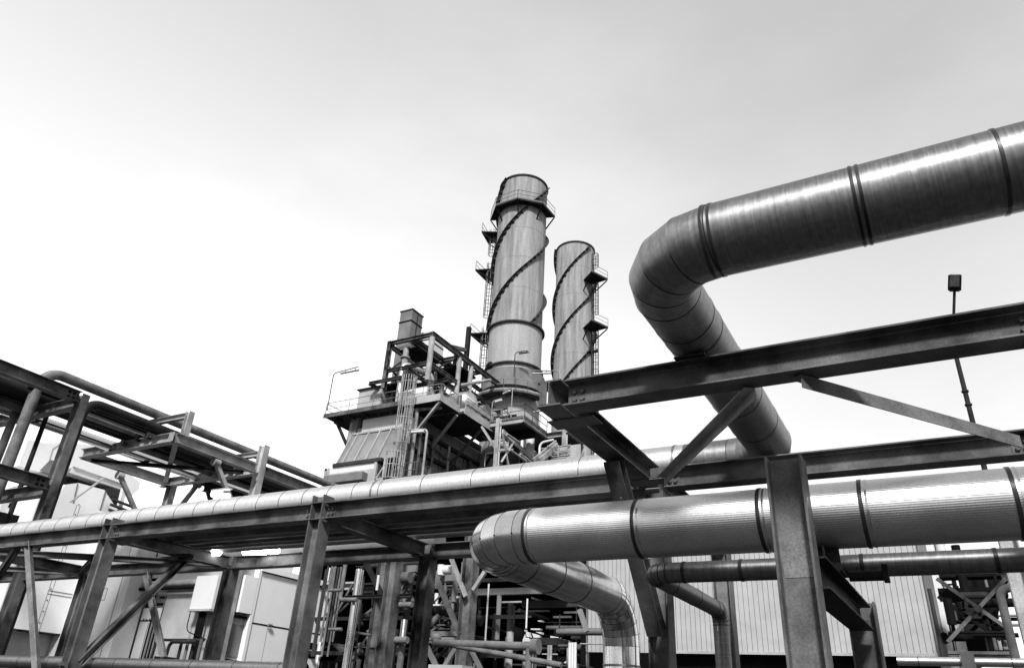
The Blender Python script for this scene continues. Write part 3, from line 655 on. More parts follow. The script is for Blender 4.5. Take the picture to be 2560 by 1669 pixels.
# left enclosures
e1 = thing('signed_enclosure', (-32.5, 20.2, 0), 'white enclosure with a small lettered notice, just right of the second rack column', 'enclosure')
EY1 = 20.0
a = ony(c3(870, 560), EY1); b = ony(c2(175, 140), EY1); c_ = ony(c2(250, 140), EY1)
MB().box((a.x-.4, EY1, 0), (b.x-.03, EY1+4, 8.5)).build('panel', 'white', e1)
MB().box((b.x+.03, EY1, 0), (xl+.02, EY1+.9, 8.5)).build('panel', 'white', e1)
MB().box((b.x-.03, EY1+.05, 0), (b.x+.03, EY1+4, 8.5)).build('joint', 'black', e1)
n0 = ony(S(220, 1440, .04511)(720, 690), EY1-.02); n1 = ony(S(220, 1440, .04511)(950, 1270), EY1-.02)
n0r = ony(S(220, 1440, .04511)(1085, 690), EY1-.02)
sg = thing('notice', (n1.x, EY1-.02, n1.z), 'small framed notice ending in the letters JA on the white enclosure', 'sign')
MB().box((n0.x-.5, EY1-.012, n1.z), (n0r.x-.03, EY1-.002, n0.z)).build('board', 'white', sg)
s = MB(); s.box((n0.x-.52, EY1-.016, n0.z), (n0r.x, EY1-.004, n0.z+.02)); s.box((n0.x-.52, EY1-.016, n1.z-.02), (n0r.x, EY1-.004, n1.z)); s.box((n0r.x-.03, EY1-.016, n1.z), (n0r.x-.012, EY1-.004, n0.z)); s.build('frame', 'grey', sg)
# letters J A built as strokes
s = MB(); t0 = ony(S(220, 1440, .04511)(640, 1085), EY1-.02); t1 = ony(S(220, 1440, .04511)(870, 880), EY1-.02); y_ = EY1-.014
hh = t1.z-t0.z; wd = hh*.52; xA = t1.x-.14; zb = t0.z
s.bar((xA-wd/2, y_, zb), (xA, y_, zb+hh), .006, .035, (1, 0, 0)); s.bar((xA+wd/2, y_, zb), (xA, y_, zb+hh), .006, .045, (1, 0, 0)); s.bar((xA-wd/4, y_, zb+hh*.33), (xA+wd/4, y_, zb+hh*.33), .006, .028, (0, 0, 1))
xJ = xA-wd*.95
s.bar((xJ+.02, y_, zb+.01), (xJ+.02, y_, zb+hh), .006, .04, (1, 0, 0)); s.bar((xJ-wd*.5, y_, zb+.018), (xJ+.02, y_, zb+.018), .006, .04, (0, 0, 1))
s.build('lettering', 'black', sg)
e2 = thing('seamed_enclosure', (-35, 20, 0), 'white enclosure with a slanting riveted seam, between the two left rack columns', 'enclosure')
X2 = -33.0
ya = onx(c3(470, 520), X2).y; yb = onx(c3(835, 500), X2).y; zb2 = onx(c3(560, 1145), X2).z
MB().box((X2-3, ya-1.2, zb2), (X2, yb+.6, 9)).build('panel', 'white_bright', e2)
MB().box((X2-3, ya-1.2, 0), (X2-.5, yb+.6, zb2-.04)).build('plinth', 'pale', e2)
MB().box((X2-.52, ya, zb2-.05), (X2+.02, yb+.5, zb2)).build('sill', 'darkgrey', e2)
ys_ = onx(c3(600, 525), X2).y; zs2 = onx(c3(650, 720), X2).z
for dy in (0, .16): MB().box((X2, ys_+dy, zb2), (X2+.006, ys_+dy+.018, 9)).build('seam', 'grey', e2)
for dz in (0, .13): MB().box((X2+.001, ys_+.02, zs2+dz), (X2+.016, yb+.5, zs2+dz+.025)).build('seam', 'grey', e2)
s = MB()
for k in range(12): s.box((X2+.002, ys_+.06, zb2+.3+k*.45), (X2+.02, ys_+.1, zb2+.34+k*.45))
s.build('rivets', 'darkgrey', e2)
e3 = thing('edge_enclosure', (-38, 19, 0), 'white enclosure wall cut by the left edge of the picture', 'enclosure')
zq = ony(c3(50, 680), 18).z
MB().box((-46, 18, zq+.05), (-33.6, 21, 9)).build('panel', 'white', e3); MB().box((-46, 18.02, 0), (-33.6, 21, zq)).build('panel', 'white', e3); MB().box((-46, 18.1, zq), (-33.6, 21, zq+.05)).build('joint', 'black', e3)
s = MB()
zq2 = ony(c3(90, 570), 18).z
for k in range(3): s.box((-40, 17.97, zq2-.1*k), (-33.8, 18, zq2-.1*k+.04))
s.build('louvre', 'grey', e3)

# low pipe at the bottom left
pl = onx; yy = 10.15; zlow = 1.6+.0515*yy
pipe('ground_pipe', 'long grey clad pipe just above the ground behind the rack columns, bottom left', [(-32, yy, zlow), (-9.6, yy, zlow)], .13, 'clad_dull', n=28, seams=[((-31+k*1.1, yy, zlow), BX) for k in range(20)])

# ------------------------------------------------------------------ exhaust stacks
def stack(name, x, y, ztop, r, zring, label, lad, phi0, plats, top_ring=True, zb=0):
    t = thing(name, (x, y, zb), label, 'chimney')
    MB().tube([(x, y, zb), (x, y, zring[0])], r*1.02, 48, caps=False).build('base_shell', 'stack_low', t)
    s = MB(); s.tube([(x, y, zring[0]), (x, y, ztop)], r, 48, caps=False); s.tube([(x, y, ztop), (x, y, zring[0])], r-.06, 48, caps=False); s.build('shell', 'stack', t)
    for z in zring: MB().ring((x, y, z), BZ, r*1.02, .16, .26, 48).build('flange', 'darkgrey', t)
    MB().ring((x, y, ztop-.1), BZ, r, .2, .12, 48).build('rim', 'darkgrey', t)
    for z in [zring[0]+(ztop-zring[0])*f for f in (.22, .42, .62, .82)]: MB().ring((x, y, z), BZ, r, .03, .008, 48).build('weld_seam', 'grey', t)
    pitch = 24.0; z0 = zring[0]+.2
    for k in range(3):
        s = MB(); P = []; z = z0; n = 90
        for i in range(n+1):
            z = z0+(ztop-.2-z0)*i/n; a = phi0+2*math.pi*k/3+2*math.pi*(z-z0)/pitch
            P.append((a, z))
        for (a, z), (a2, z2_) in zip(P[:-1], P[1:]):
            b0 = len(s.v)
            for (aa, zz_) in ((a, z), (a2, z2_)):
                for rr_, dz in ((r-.02, 0), (r+.42, 0), (r+.42, .04), (r-.02, .05)):
                    s.v.append((x+math.cos(aa)*rr_, y+math.sin(aa)*rr_, zz_+dz))
            for q in ((0, 1, 5, 4), (1, 2, 6, 5), (2, 3, 7, 6), (3, 0, 4, 7)): s.face([b0+j for j in q])
        for i in range(0, n, 3):
            a, z = P[i]; c = V((x+math.cos(a)*(r+.12), y+math.sin(a)*(r+.12), z-.14)); tn = V((-math.sin(a), math.cos(a), 0))
            s.bar(c-tn*.12, c+tn*.12, .22, .22)
        s.build('helical_strake', 'darkgrey', t)
    return t
def arcplat(par, x, y, r0, r1, z, a0, a1, n, mt='steel_far', rail='steel_light', brk=True):
    """walkway round a stack from angle a0 to a1 (degrees)"""
    A_ = [R(a0+(a1-a0)*i/n) for i in range(n+1)]; s = MB()
    for i in range(n):
        q = [(x+math.cos(a)*rr_, y+math.sin(a)*rr_, z) for a, rr_ in ((A_[i], r0), (A_[i], r1), (A_[i+1], r1), (A_[i+1], r0))]
        s.prism(q, (0, 0, -.12)); s.bar(V(q[1])-V((0, 0, .1)), V(q[2])-V((0, 0, .1)), .08, .2)
    s.build('walkway', mt, par)
    s = MB(); railing(s, [(x+math.cos(a)*r1, y+math.sin(a)*r1, z) for a in A_], 1.15, .035, 2.2); s.build('railing', rail, par)
    if brk:
        for a in A_[::1]:
            c = V((x, y, z)); o_ = V((math.cos(a), math.sin(a), 0))
            MB().bar(c+o_*(r1-.1)-V((0, 0, .2)), c+o_*r0-V((0, 0, 1.7)), .12, .12).build('bracket', 'black', par)
S1X, S1Y, S1R = -34.7, 60.0, 2.78
s1 = stack('exhaust_stack', S1X, S1Y, 57.3, S1R, (37.9, 33.2), 'taller near exhaust stack with spiral strakes and a railed walkway round its top', None, R(-150), None, zb=18)
zt1 = 53.1
arcplat(s1, S1X, S1Y, S1R, S1R+1.0, zt1, -160, 20, 4, 'steel_dark', 'grey')
arcplat(s1, S1X, S1Y, S1R, S1R+1.8, zt1-2.0, 175, 208, 1, 'steel_dark', 'grey')
for z_, (a0, a1) in ((ony(z5(130, 755), 60).z, (163, 198)), (ony(z5(90, 1190), 60).z, (165, 198))): arcplat(s1, S1X, S1Y, S1R, S1R+2.3, z_, a0, a1, 1, 'steel_dark', 'grey')
ou = V((-.985, -.17, 0)); bx_ = V((S1X, S1Y, 0))+ou*(S1R+.35)
for za, zb_ in ((31.5, ony(z5(90, 1190), 60).z-.2), (ony(z5(90, 1190), 60).z, ony(z5(130, 755), 60).z), (ony(z5(130, 755), 60).z, zt1-2.1)):
    ladder(s1, bx_+V((0, 0, za)), bx_+V((0, 0, zb_)), ou, w=.5, mt='grey', r=.045)
# walkway and rails round its foot
arcplat(s1, S1X, S1Y, S1R, S1R+1.3, ony(h2(1500, 830), 56.5).z, -175, -5, 10, 'steel_far', 'steel_light', False)
MB().tube([(S1X, S1Y, ony(h2(1500, 620), 57).z-.6), (S1X, S1Y, ony(h2(1500, 400), 57).z)], S1R+.5, 40).build('cowl', 'grey', s1)
MB().lathe((S1X, S1Y, 0), [(S1R+.2, 27.0), (S1R+.25, 24), (S1R+.6, 22.5), (S1R+.7, 18)], 40).build('plenum', 'pale', s1)
MB().lathe((S1X-1.3, S1Y-S1R*.93, ony(h2(1290, 315), 57).z-.35), [(.3, 0), (.45, .3), (.2, .7)], 8).build('port', 'black', s1)
S2X, S2Y, S2R = -36.2, 78.0, 2.62
s2 = stack('exhaust_stack', S2X, S2Y, 60.0, S2R, (38.2,), 'farther exhaust stack with spiral strakes and caged ladders on its right side', None, R(-100), None, zb=18)
for (u, v) in ((1000, 790), (1010, 1120)):
    z_ = ony(z5(u, v), 78).z; arcplat(s2, S2X, S2Y, S2R, S2R+2.4, z_, -40, -6, 1, 'steel_dark', 'grey')
ou = V((.96, -.25, 0)); bx_ = V((S2X, S2Y, 0))+ou*(S2R+.5)
zA1 = ony(z5(1010, 1120), 78).z; zA2 = ony(z5(1000, 790), 78).z
for za, zb_ in ((29, zA1-.2), (zA1, zA2-.2), (zA2, zA2+3.2)): ladder(s2, bx_+V((0, 0, za)), bx_+V((0, 0, zb_)), ou, w=.5, mt='darkgrey', r=.05)
arcplat(s2, S2X, S2Y, S2R, S2R+1.5, 37.2, -60, 20, 3, 'steel_far', 'grey')
zc_ = ony(z5(905, 1295), 78).z; MB().tube([(S2X+S2R-.2, S2Y-.6, zc_), (S2X+S2R+1.0, S2Y-.8, zc_)], .22, 8).build('port', 'black', s2)

# ------------------------------------------------------------------ heat recovery boiler
YF = 46.2; YP = 45.0
bo = thing('boiler_house', (-39, 48, 0), 'big steel boiler house with sloped ribbed front and railed roof platform', 'boiler')
TL = ony(h3(555, 755), YF); TR = ony(h3(1200, 655), YF); XL = TL.x; XR = -36.4
zsl = TL.z; BT = onx(h3(310, 1200), XL); 
MB().box((XL+.9, YF, zsl), (XR, YF+12, 24.1)).build('upper_casing', 'white', bo)
MB().box((XL, YF+.15, zsl), (XL+.9, YF+12, 23.4)).build('side_casing', 'pale', bo)
MB().box((XL+.7, YF-.05, 24.1), (XR+.05, YF+12, 24.75)).build('fascia', 'darkgrey', bo)
s = MB()
for k in range(4): s.box((XL+1.3+k*1.3, YF-.07, 24.15), (XL+1.34+k*1.3, YF-.04, 24.6))
s.build('fascia_joints', 'steel_light', bo)
# slope
ch = MB(); ch.prism([(XL, YF, zsl), (XL, BT.y, BT.z), (XL, YF+11, BT.z), (XL, YF+11, zsl)], (XR-XL, 0, 0)); ch.build('sloped_casing', 'slope', bo)
sd = V((0, BT.y-YF, BT.z-zsl)); nr = V((0, -sd.z, sd.y)).normalized(); nr = nr if nr.y < 0 else -nr
for f in (0.02, .16, .42, .68, .93):
    a = V((XL+(TR.x-XL)*f, YF, zsl))+nr*.1; MB().bar(a, a+sd, .09, .22, nr).build('rib', 'pale', bo)
MB().bar(V((XL, YF-.08, zsl)), V((XR, YF-.08, zsl)), .14, .16).build('rib', 'pale', bo)
MB().box((XL-.15, BT.y-.35, BT.z-.28), (onx(h3(965, 1110), XL+5).x, BT.y+.3, BT.z)).build('ledge', 'darkgrey', bo)
YB = BT.y-.2
b0 = ony(h3(205, 1245), YB); b1 = ony(h3(890, 1150), YB); bz = ony(h3(190, 1430), YB).z; bm_ = ony(h3(210, 1340), YB).z
MB().box((b0.x, YB, bm_), (b1.x, YB+3, b0.z)).build('lower_band', 'white', bo)
MB().box((b0.x, YB-.02, bz-8), (b1.x, YB+3, bm_)).build('lower_casing', 'pale', bo)
MB().box((b0.x+.2, YB-.7, bz-.5), (b1.x-.6, YB, bz+.15)).build('hood', 'grey', bo)
f0 = ony(h3(130, 1260), YB)
s = MB(); s.box((f0.x, YB, bz-3), (f0.x+.25, YB+.25, f0.z)); s.box((f0.x, YB, f0.z-.2), (b0.x, YB+.2, f0.z)); s.box((f0.x, YB, f0.z-2.0), (b0.x, YB+.2, f0.z-1.8)); s.bar((f0.x+.2, YB+.1, f0.z-.1), (b0.x, YB+.1, f0.z-1.7), .1, .1); s.box((b0.x-.2, YB-.05, bz-3), (b0.x+.05, YB, f0.z)); s.build('side_frame', 'pale', bo)
s = MB(); s.box((b1.x, YB-.1, bz-3), (b1.x+.22, YB+.1, b1.z+.1)); s.box((b1.x, YB-.05, b1.z-1.6), (b1.x+1.1, YB+.1, b1.z-1.45)); s.bar((b1.x+.2, YB, b1.z-1.6), (b1.x+1.1, YB, b1.z-.3), .1, .1); s.box((b1.x+.9, YB-.06, bz-3), (b1.x+1.1, YB+.1, b1.z+.2)); s.build('side_frame', 'pale', bo)
# right flank under the platform
MB().box((XR-.02, YF+.1, 0), (XR+.02, YF+12, 24)).build('flank', 'grey', bo)
for k, y_ in enumerate((47.3, 49.3, 51.7, 55.3)):
    MB().ibeam((XR+.18, y_, 8), (XR+.18, y_, 23.3-.25*k), w=.35, h=.35, up=(1, 0, 0)).build('column', 'steel_far' if k % 2 else 'steel_light', bo)
for z_ in (15.5, 18.2, 20.8, 22.6): MB().box((XR+.02, YF+.3, z_), (XR+.3, YF+12, z_+.3)).build('girt', 'steel_dark', bo)
for k in range(9): MB().box((XR+.02, YF+.8+k*1.25, 10), (XR+.1, YF+.86+k*1.25, 23)).build('flank_rib', 'steel_far', bo)
# roof platform
zP = 24.5; c1 = onz(z4(150, 1100), zP); c3_ = onz(z4(1275, 925), zP)
PXr = -32.8; XjL = c1.x
zpf = ony(z4(860, 1000), YP).z
MB().box((XjL, YP, zpf-.05), (-36.6, YF+.2, zpf+.02)).build('walkway', 'darkgrey', bo)
MB().box((XjL-.02, YP-.02, zpf-.16), (-36.6, YP+.06, zpf+.22)).build('edge_beam', 'steel_far', bo)
MB().box((XjL, YF+.2, zpf-.05), (XL, YF+9, zpf+.02)).build('walkway', 'darkgrey', bo)
MB().box((XjL-.02, YF+.2, zpf-.16), (XjL+.06, YF+9, zpf+.2)).build('edge_beam', 'steel_dark', bo)
for k in range(3): MB().box((XjL+1+k*1.6, YP+.06, zpf-.2), (XjL+1.1+k*1.6, YF+.2, zpf-.05)).build('joist', 'steel_dark', bo)
a = onz(h3(190, 590), zpf-.2); MB().bar((XjL+.8, YP+.9, zpf-.3), (XL+.1, YF+.1, 20.9), .24, .24).build('brace', 'steel_dark', bo)
MB().ibeam((XL-.4, YF+.1, 12), (XL-.4, YF+.1, 24), w=.25, h=.25).build('column', 'steel_light', bo)
MB().prism([(XjL+2.2, YF, zpf-.1), (XL+.4, YF, zpf-.1), (XL, YF, zpf-2.9), (XL-.7, YF, zpf-2.4)], (0, .5, 0)).build('bracket', 'grey', bo)
MB().box((-36.6, YP, 24.25), (PXr, 47.9, 24.42)).build('walkway', 'darkgrey', bo)
MB().box((-36.6, YP-.02, 24.15), (PXr, YP+.06, 24.75)).build('edge_beam', 'pale', bo)
MB().box((PXr-.06, YP, 24.15), (PXr+.03, 47.9, 24.75)).build('edge_beam', 'pale', bo)
MB().box((XR, 47.9, 24.0), (-32.3, 52.6, 24.2)).build('walkway', 'darkgrey', bo)
MB().box((-32.33, 48.05, 24.0), (-32.24, 52.6, 24.7)).build('edge_beam', 'pale', bo)
MB().box((-32.9, 47.95, 24.0), (-32.24, 48.05, 24.5)).build('edge_beam', 'pale', bo)
s = MB(); s.box((-32.3, 48.2, 24.95), (-32.2, 52.4, 25.3)); s.build('cable_tray', 'steel_light', bo)
# rails
s = MB(); railing(s, [(XjL+.1, YF+6, zpf), (XjL+.1, YP+.05, zpf), (-37.2, YP+.05, zpf)], 1.25, .03, 3.0, kick=False); s.build('railing', 'grey', bo)
s = MB(); railing(s, [(-36.4, YP+.05, 24.5), (PXr-.05, YP+.05, 24.5), (PXr-.05, 47.9, 24.5)], 1.15, .03, 1.6); s.build('railing', 'steel_light', bo)
s = MB(); railing(s, [(-32.28, 48.1, 24.3), (-32.28, 52.6, 24.3)], 1.2, .035, 1.0); s.build('railing', 'steel_light', bo)
# outrigger braces
for (a, b, mt) in (((XR+.1, 46.0, 21.3), (PXr-.1, 45.2, 24.1), 'steel_light'), ((XR+.2, 49.2, 21.9), (-32.9, 47.8, 23.9), 'pale'), ((XR+.2, 52.2, 21.3), (-32.5, 51.3, 23.9), 'steel_far'), ((XR+.2, 57.2, 21.8), (-32.6, 54.5, 23.6), 'steel_dark'),
                   ((XR+.1, 45.6, 24.0), (-33.4, 46.2, 24.0), 'steel_light')):
    MB().bar(a, b, .2, .2).build('brace', mt, bo)
MB().bar((XR+.3, 46.5, 22.4), (XR+.3, 58, 20.6), .16, .16).build('brace', 'steel_far', bo)
# penthouse with corrugated wall
p0 = ony(z4(515, 880), 45.9); p1 = ony(z4(875, 800), 45.9)
MB().box((p0.x, 45.9, zpf), (p0.x+2.6, 49, p0.z)).build('penthouse_wall', 'corr', bo)
MB().box((p0.x-.15, 45.7, p0.z), (p0.x+5.2, 49.4, p0.z+.09)).build('penthouse_roof', 'darkgrey', bo)
MB().box((p0.x+2.6, 47, zpf), (p0.x+4.8, 49, p0.z)).build('penthouse_back', 'pale', bo)
for k in range(4): MB().box((p0.x+3.0+.5*k, 46.3, zpf+.05), (p0.x+3.36+.5*k, 46.7, zpf+.85)).build('equipment_box', 'white', bo)
MB().tube([(p0.x+3.9, 46.4, zpf+1.0), (p0.x+3.9, 46.4, zpf+1.9)], .3, 10).build('motor', 'black', bo)
# duct box on top
d0 = ony(z4(900, 150), 47.5); d1 = ony(z4(1012, 122), 47.5); db = ony(z4(865, 415), 47.5)
XD0, XD1, ZD = d0.x, d1.x, d1.z
dd_y = onx(z4(1107, 190), XD1).y
MB().box((XD0, 47.5, 26.5), (XD1, dd_y, ZD)).build('vent_shaft', 'grey', bo)
for z_ in (ony(z4(885, 250), 47.5).z,): MB().box((XD0-.05, 47.45, z_-.06), (XD1+.05, dd_y+.05, z_+.06)).build('shaft_flange', 'black', bo)
MB().box((XD0-.07, 47.43, ZD-.02), (XD1+.07, dd_y+.07, ZD+.08)).build('shaft_flange', 'darkgrey', bo)
MB().box((XD1, (47.5+dd_y)/2-.05, 26.5), (XD1+.04, (47.5+dd_y)/2+.05, ZD)).build('shaft_rib', 'darkgrey', bo)
w0 = ony(h1(1945, 520), 50); w1 = ony(h1(2105, 490), 50)
MB().box((w0.x, 50, 27), (w1.x, 52.5, w1.z)).build('vent_box', 'white', bo)
MB().box((w0.x-.04, 49.96, ony(h1(1930, 680), 50).z-.05), (w1.x+.04, 52.5, ony(h1(1930, 680), 50).z+.05)).build('shaft_flange', 'darkgrey', bo)
# roof frame
zF = 30.55; FXl = -38.95; FXr = -34.35
def col(x, y, z0, z1_, mt='steel_far', r=.2, round_=False):
    m_ = MB()
    if round_: m_.tube([(x, y, z0), (x, y, z1_)], r, 12)
    else: m_.ibeam((x, y, z0), (x, y, z1_), w=.36, h=.36)
    return m_.build('frame_column', mt, bo)
col(FXl, 45.1, 26.2, zF+.2, 'steel'); col(FXr, 45.1, 26.2, zF-.3, 'steel_light', .24, True)
for y_ in (49.5, 51.5): col(FXr, y_, 25, zF-.3, 'steel_light', .22, True)
col(FXr, 58.2, 20, zF-.3, 'steel_light')
for y_ in (52, 57.5): col(FXl, y_, 26.2, zF-.2, 'steel_dark')
fb = [((FXl, 45.1, zF), (FXr, 45.1, zF), .34, 'steel'), ((FXr, 45.0, zF), (FXr, 58.4, zF), .5, 'steel_far'), ((FXl, 45.2, zF-.2), (FXl, 58, zF-.2), .4, 'steel'),
      ((FXl, 49.5, zF-.2), (FXr, 49.5, zF-.2), .36, 'steel'), ((FXl, 53, zF-.2), (FXr, 53, zF-.2), .36, 'steel'), ((-36.6, 45.1, zF-.15), (-36.6, 58, zF-.15), .34, 'steel'), ((-36.1, 45.1, zF-.15), (-36.1, 53, zF-.15), .22, 'steel'),
      ((FXl, 45.2, 28.6-.7), (FXr, 45.2, 28.6-.7), .26, 'steel'), ((FXr, 45.1, 27.8), (FXr, 58, 27.8), .3, 'steel'), ((-36.6, 45.1, 27.6), (-36.6, 58, 27.6), .3, 'steel'), ((FXl, 48.6, 27.8), (FXr, 48.6, 27.8), .3, 'steel'),
      ((FXl, 51.8, 27.8), (FXr, 51.8, 27.8), .26, 'steel'), ((FXl-1.6, 45.0, 26.9), (FXr-1.5, 45.0, 26.9), .24, 'steel'), ((FXl-1.6, 45.0, 26.9), (FXl-.8, 47, 26.5), .24, 'steel')]
for a, b, h_, mt in fb: MB().ibeam(a, b, w=.3, h=h_, tf=.04, tw=.03).build('frame_beam', mt, bo)
fr = random.Random(7); rr_ = random.Random(11)
for k in range(9):
    y_ = 45.2+k*1.45; zz_ = 27.9; a = (FXl+.2, y_, zF-.3 if k % 2 else 27.9); b = (FXr-.2 if k % 3 else -36.6, y_+1.3, 27.9 if k % 2 else zF-.3)
    MB().bar(a, b, .13, .13).build('frame_brace', 'steel_dark', bo)
MB().bar((FXl, 45.2, 28.5), (FXl, 49, 27.2), .12, .12).build('frame_brace', 'black', bo)
MB().box((-38.2, 45.6, zF-.75), (-36.3, 48.9, zF-.55)).build('floor_grating', 'black', bo)
MB().box((-38.2, 49.8, zF-.95), (-34.6, 52.8, zF-.75)).build('floor_grating', 'black', bo)
MB().tube([(-38.1, 45.4, zF-.42), (-36.7, 45.4, zF-.42)], .13, 10).build('light_tube', 'white', bo)
for k in range(45):
    x_ = fr.uniform(-33.5, -28.5); y_ = fr.uniform(52, 58); z_ = fr.uniform(17, 26.5); L_ = fr.uniform(.8, 3.5); ax = fr.choice('xyzz')
    b = {'x': (x_+L_, y_, z_), 'y': (x_, y_+L_, z_), 'z': (x_, y_, z_-L_)}[ax]
    MB().tube([(x_, y_, z_), b], fr.choice((.05, .08, .12)), 7).build('process_pipe', fr.choice(('steel_light', 'steel_far', 'steel_dark', 'black')), bo)
for k in range(16):
    x_ = fr.uniform(-33.5, -28); y_ = fr.uniform(53, 58); z_ = fr.uniform(18, 24); MB().bar((x_, y_, z_), (x_+fr.choice((-1, 1))*2.0, y_+.5, z_+fr.uniform(1.2, 2.4)), .1, .1).build('lattice_brace', fr.choice(('steel_light', 'steel_dark', 'steel_far')), bo)
for (x0_, x1_, y_, z_) in ((-33, -29.5, 54, 20.0), (-32.5, -28.5, 55, 18.0), (-31, -28, 53.5, 22.3)):
    s = MB(); railing(s, [(x0_, y_, z_), (x1_, y_, z_), (x1_, y_+4, z_)], 1.15, .035, .9); s.build('railing', 'steel_light', bo); MB().box((x0_, y_, z_-.2), (x1_, y_+4, z_)).build('walkway', 'steel_dark', bo)
for k in range(8):
    x_ = fr.uniform(-38.6, -34.6); y_ = fr.uniform(45.8, 50); s = MB(); s.bar((x_, y_, 26.4), (x_+fr.uniform(-1.4, 1.4), y_+.6, 28.3), .08, .08); s.build('lattice_brace', 'steel_dark', bo)
# goose-neck and crane post
q0 = ony(z4(1535, 290), 58); q1 = ony(z4(1510, 560), 58)
MB().bar((q0.x, 58, q1.z-3), (q0.x, 58, q0.z), .42, .42).build('crane_post', 'steel_dark', bo)
MB().bar((q0.x-1.2, 57.5, q1.z-3), (q0.x-1.0, 57.5, q0.z-2.9), .3, .3).build('crane_post', 'steel_dark', bo)
j0 = ony(z4(1370, 470), 56); MB().bar((q0.x, 58, q0.z-2.8), (j0.x, 56, j0.z), .36, .36).build('crane_brace', 'steel_far', bo)
# roof pipes
def rp(pts, r, mt, rb=None): MB().tube(bend(pts, rb or r*2.2, 6), r, 12).build('roof_pipe', mt, bo)
g0 = ony(h1(1670, 850), 45.6); g1 = ony(h1(1640, 1110), 45.6); g2 = ony(h1(1575, 1420), 45.4)
rp([(g0.x, 45.6, g0.z+.4), (g0.x, 45.6, g1.z+.2), (g0.x, 45.6, g1.z-.1)], .27, 'steel_light')
MB().ring((g0.x, 45.6, g0.z-.75), BZ, .27, .12, .16, 16).build('pipe_flange', 'steel_light', bo)
rp([(g0.x, 45.4, 24.6), (g0.x, 45.4, g1.z), (g0.x+1.0, 48.5, g1.z), (g0.x+1.0, 48.5, 26.4)], .26, 'clad', .6)
for (x_, y_, za, zb_, r, mt) in ((-35.1, 52.3, 27, 30.2, .3, 'steel_dark'), (-35.6, 49.0, 25.6, 27.9, .22, 'steel_light'), (-37.2, 50, 26.3, 29.8, .16, 'steel_light'), (-35.2, 54, 25.4, 28.3, .24, 'steel_far'), (-37.8, 47.6, 26.6, 28.4, .14, 'steel_far')):
    rp([(x_, y_, za), (x_, y_, zb_), (x_-1.2, y_+.4, zb_), (x_-1.2, y_+.4, za)], r, mt, .5)
for k in range(26):
    x_ = fr.uniform(-38.8, -34.2); y_ = fr.uniform(45.6, 57); z_ = fr.uniform(25.2, 28.0); L_ = fr.uniform(1.0, 3.2); ax = fr.choice('xyz')
    b = {'x': (x_+L_, y_, z_), 'y': (x_, y_+L_, z_), 'z': (x_, y_, z_+L_*.6)}[ax]
    MB().tube([(x_, y_, z_), b], fr.choice((.07, .1, .14)), 8).build('service_pipe', fr.choice(('steel_light', 'steel_far', 'steel_dark', 'black')), bo)
for k in range(10):
    x_ = fr.uniform(-38.5, -33.5); y_ = fr.uniform(46, 57); z_ = fr.uniform(25.4, 28.2)
    MB().lathe((x_, y_, z_), [(.08, -.3), (.28, -.22), (.28, -.12), (.14, 0), (.3, .12), (.3, .22), (.05, .3)], 10).build('valve', fr.choice(('darkgrey', 'steel_light', 'black')), bo)
# drums
def drum(x0, x1, y, z, r, mt):
    pr = [(0.01, 0), (r*.45, .10*r*2), (r*.8, .28*r), (r*.96, .6*r*.8), (r, r*.8)]; L_ = x1-x0
    P = pr+[(a, L_-b) for a, b in pr[::-1]]
    P = sorted(P, key=lambda t: t[1])
    MB().lathe((x0, y, z), P, 28, (1, 0, 0)).build('drum', mt, bo)
dz = ony(h2(600, 830), 50)
drum(-37.5, -32.7, 50.2, 25.9, 1.15, 'clad')
drum(-38.0, -34.9, 46.8, 25.7, .75, 'white')
MB().tube([(-34.9, 49.2, 25.4), (-33.4, 49.2, 25.4)], .9, 20).build('drum', 'grey', bo)
MB().tube([(-32.9, 51.8, 25.4), (-32.4, 51.8, 25.4)], .85, 20).build('manway', 'grey', bo)
# ladders on the corner
def caged(p_top, p_bot, Y, rad, zb, nm='ladder_cage'):
    a = ony(p_top, Y); b = ony(p_bot, Y); x_ = (a.x+b.x)/2; s = MB()
    n = 11; A_ = [R(-80-200*(k/(n-1)-.5)) for k in range(n)]
    zz = b.z
    while zz < a.z+.05:
        s.tube([(x_+math.cos(t_)*rad, Y+math.sin(t_)*rad, zz) for t_ in A_], .04, 5, smooth=False); zz += 1.05
    for t_ in A_: s.tube([(x_+math.cos(t_)*rad, Y+math.sin(t_)*rad, b.z), (x_+math.cos(t_)*rad, Y+math.sin(t_)*rad, a.z)], .032, 5, smooth=False)
    s.build(nm, 'steel_light', bo)
    s = MB()
    for k in (-.28, .28): s.tube([(x_+k, Y+.3, zb), (x_+k, Y+.3, a.z)], .04, 5, smooth=False)
    zz = zb
    while zz < a.z: s.tube([(x_-.28, Y+.3, zz), (x_+.28, Y+.3, zz)], .025, 4, smooth=False); zz += .35
    s.build('ladder', 'steel_light', bo)
caged(z4(985, 750), z4(905, 1370), 44.2, .62, ony(z4(905, 1370), 44.2).z-2)
caged(h3(1190, 1010), h3(1140, 1420), 43.6, .72, 12)
lx = ony(h3(1310, 600), 45).x
MB().tube([(lx, 45.4, 8), (lx, 45.4, 24)], .34, 16).build('downcomer', 'grey', bo)
MB().tube([(lx+.75, 45.6, 8), (lx+.75, 45.6, 24)], .16, 10).build('riser_pipe', 'steel_light', bo)
for z_ in (16.5, 18, 19.6, 21.2, 22.6): MB().ring((lx, 45.4, z_), BZ, .34, .12, .05, 16).build('clamp', 'steel_far', bo)
MB().box((lx-.9, 45.9, 14), (XR+.02, 46.15, 24)).build('corner_panel', 'grey', bo)
MB().box((-36.35, 45.4, ony(h3(1340, 700), 45.4).z), (-35.75, 45.8, ony(h3(1340, 500), 45.4).z)).build('panel_box', 'white', bo)
